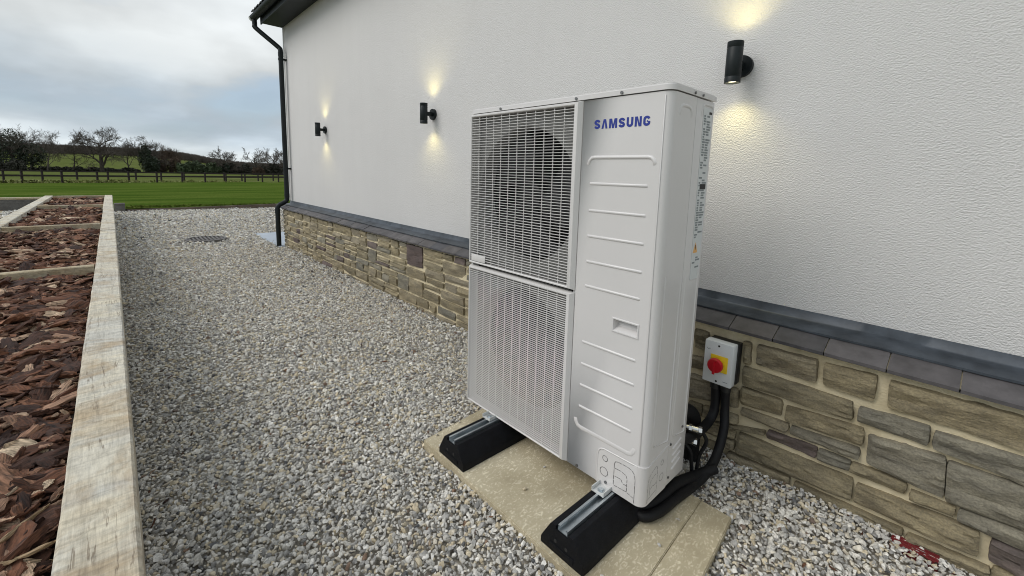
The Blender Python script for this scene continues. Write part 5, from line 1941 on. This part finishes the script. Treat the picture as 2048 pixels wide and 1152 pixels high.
tree(513, DT - 4, 8.2, 23, 'scraggy bare tree with stiff branches near the downpipe', 1.05, 0.2, kids=(6, 4, 3, 3, 3), twig_r=0.022)
tree(549, DT + 3, 8.9, 24, 'rounded bare tree closest to the downpipe, over the dark hedge', 1.1, 0.24, kids=(6, 5, 5, 4, 4))


def hedge(px0, px1, dist, h, depth, label, mat, n_l, seed, size=0.16, name='hedge', brown=False, cat='hedge'):
    r = np.random.default_rng(seed)
    h *= 1.0 / math.hypot(1.0, (px0 - CX) / FPX)
    xa, ya = bearing(px0, dist)
    xb, yb = bearing(px1, dist)
    mx, my = (xa + xb) / 2, (ya + yb) / 2
    mz = ground_z(mx, my)
    lumps = []
    for k in range(n_l):
        t = (k + r.uniform(0.2, 0.8)) / n_l
        hh = h * r.uniform(0.62, 1.08)
        w = math.hypot(xb - xa, yb - ya) / n_l
        lumps.append((xa + (xb - xa) * t - mx, ya + (yb - ya) * t - my, hh * 0.5 - 0.1, depth * r.uniform(0.7, 1.1), w * r.uniform(0.6, 0.95), hh * 0.55))
    me = quads_cloud(blob_points(900, r, lumps), size, r)
    o = link_mesh(name, me, mat, None, 0, None, False)
    o.location = (mx, my, mz)
    tag(o, label, cat)
    return o


hedge(-40, 48, DT - 3, 3.6, 1.6, 'dark overgrown hedge under the tall ivy-clad tree at the picture edge', M['hedge_dark'], 9, 1)
hedge(60, 280, DT + 5, 1.7, 1.2, 'low ragged hedge line under the bare trees below the green hillside', M['hedge_dark'], 16, 2)
hedge(296, 362, DT + 3, 5.4, 1.8, 'tall brown leafless thicket in the middle of the hedge line', M['twig_brown'], 10, 3, 0.10, 'thicket', cat='thicket')
hedge(352, 440, DT - 2, 3.9, 1.6, 'green evergreen hedge between the brown thicket and the round oak', M['hedge'], 12, 4)
hedge(428, 590, DT + 2, 3.6, 1.6, 'dark leafless hedge running behind the downpipe', M['hedge_dark'], 18, 5)
hedge(505, 526, DT - 5, 3.0, 0.9, 'small russet-leaved bush in front of the dark hedge near the downpipe', M['twig_brown'], 3, 6, 0.14, 'bush', cat='bush')

# wood along the hill crest: reads as one mass
r = np.random.default_rng(77)
protos = []
for s in range(4):
    wood, tw = bare_tree_mesh(700 + s, 7, 0.9, 0.22, levels=3, kids=(7, 6, 5), low=0.05, upright=0.8, twig_r=0.05)
    wood.add(tw.v, tw.f)
    zmax = max(v[2] for v in wood.v)
    wood.v = [(a / zmax, b / zmax, c / zmax) for a, b, c in wood.v]
    me = bpy.data.meshes.new('wood_tree')
    me.from_pydata(wood.v, [], wood.f)
    protos.append(link_mesh('wood_tree', me, M['twig'], None, 0, None, False))
P, S_ = [], []
for k in range(3600):
    px = r.uniform(-60, 600)
    ds = r.uniform(345, 520)
    x_, y_ = bearing(px, ds)
    z_ = ground_z(x_, y_)
    if ds < 365 and r.random() < 0.5:
        continue
    h = r.uniform(3.6, 5.6)
    P.append((x_, y_, z_ - 0.4))
    S_.append((h * 0.95, h * 0.95, h))
n = len(P)
wd = scatter('woodland', np.array(P), np.c_[np.zeros(n), np.zeros(n), r.uniform(0, 6.28, n)], np.array(S_), protos)
tag(wd, 'leafless brown woodland covering the crest of the distant hill', None, None, 'stuff')

# rough weeds along the fence foot
wp = []
for k in range(2600):
    t = r.uniform(-8, 20)
    d = FD
    q = FA + d * t + Vector((0.7, 0.7)) * r.uniform(-1.2, 0.8)
    if t > 9 and r.random() < 0.75:
        continue
    wp.append((q.x, q.y, ground_z(q.x, q.y) + r.uniform(0, 0.34) ** 1.2))
me = quads_cloud(np.array(wp), 0.075, r)
o = link_mesh('weeds', me, M['weed'], None, 0, None, False)
tag(o, 'rough yellow-green weeds along the foot of the lawn fence', None, None, 'stuff')

# short tufts where the lawn meets the edging
tp_ = []
for k in range(1800):
    yy = r.uniform(-1.0, 5.0)
    xx = -13.2 + 0.09 * (yy - 1) - r.uniform(0, 0.5)
    tp_.append((xx, yy, ground_z(xx, yy) + 0.03 + r.uniform(0, 0.045)))
me = quads_cloud(np.array(tp_), 0.018, r)
o = link_mesh('grass', me, M['lawn'], None, 0, None, False)
tag(o, 'short grass tufts at the lawn edge', None, None, 'stuff')
print('done')
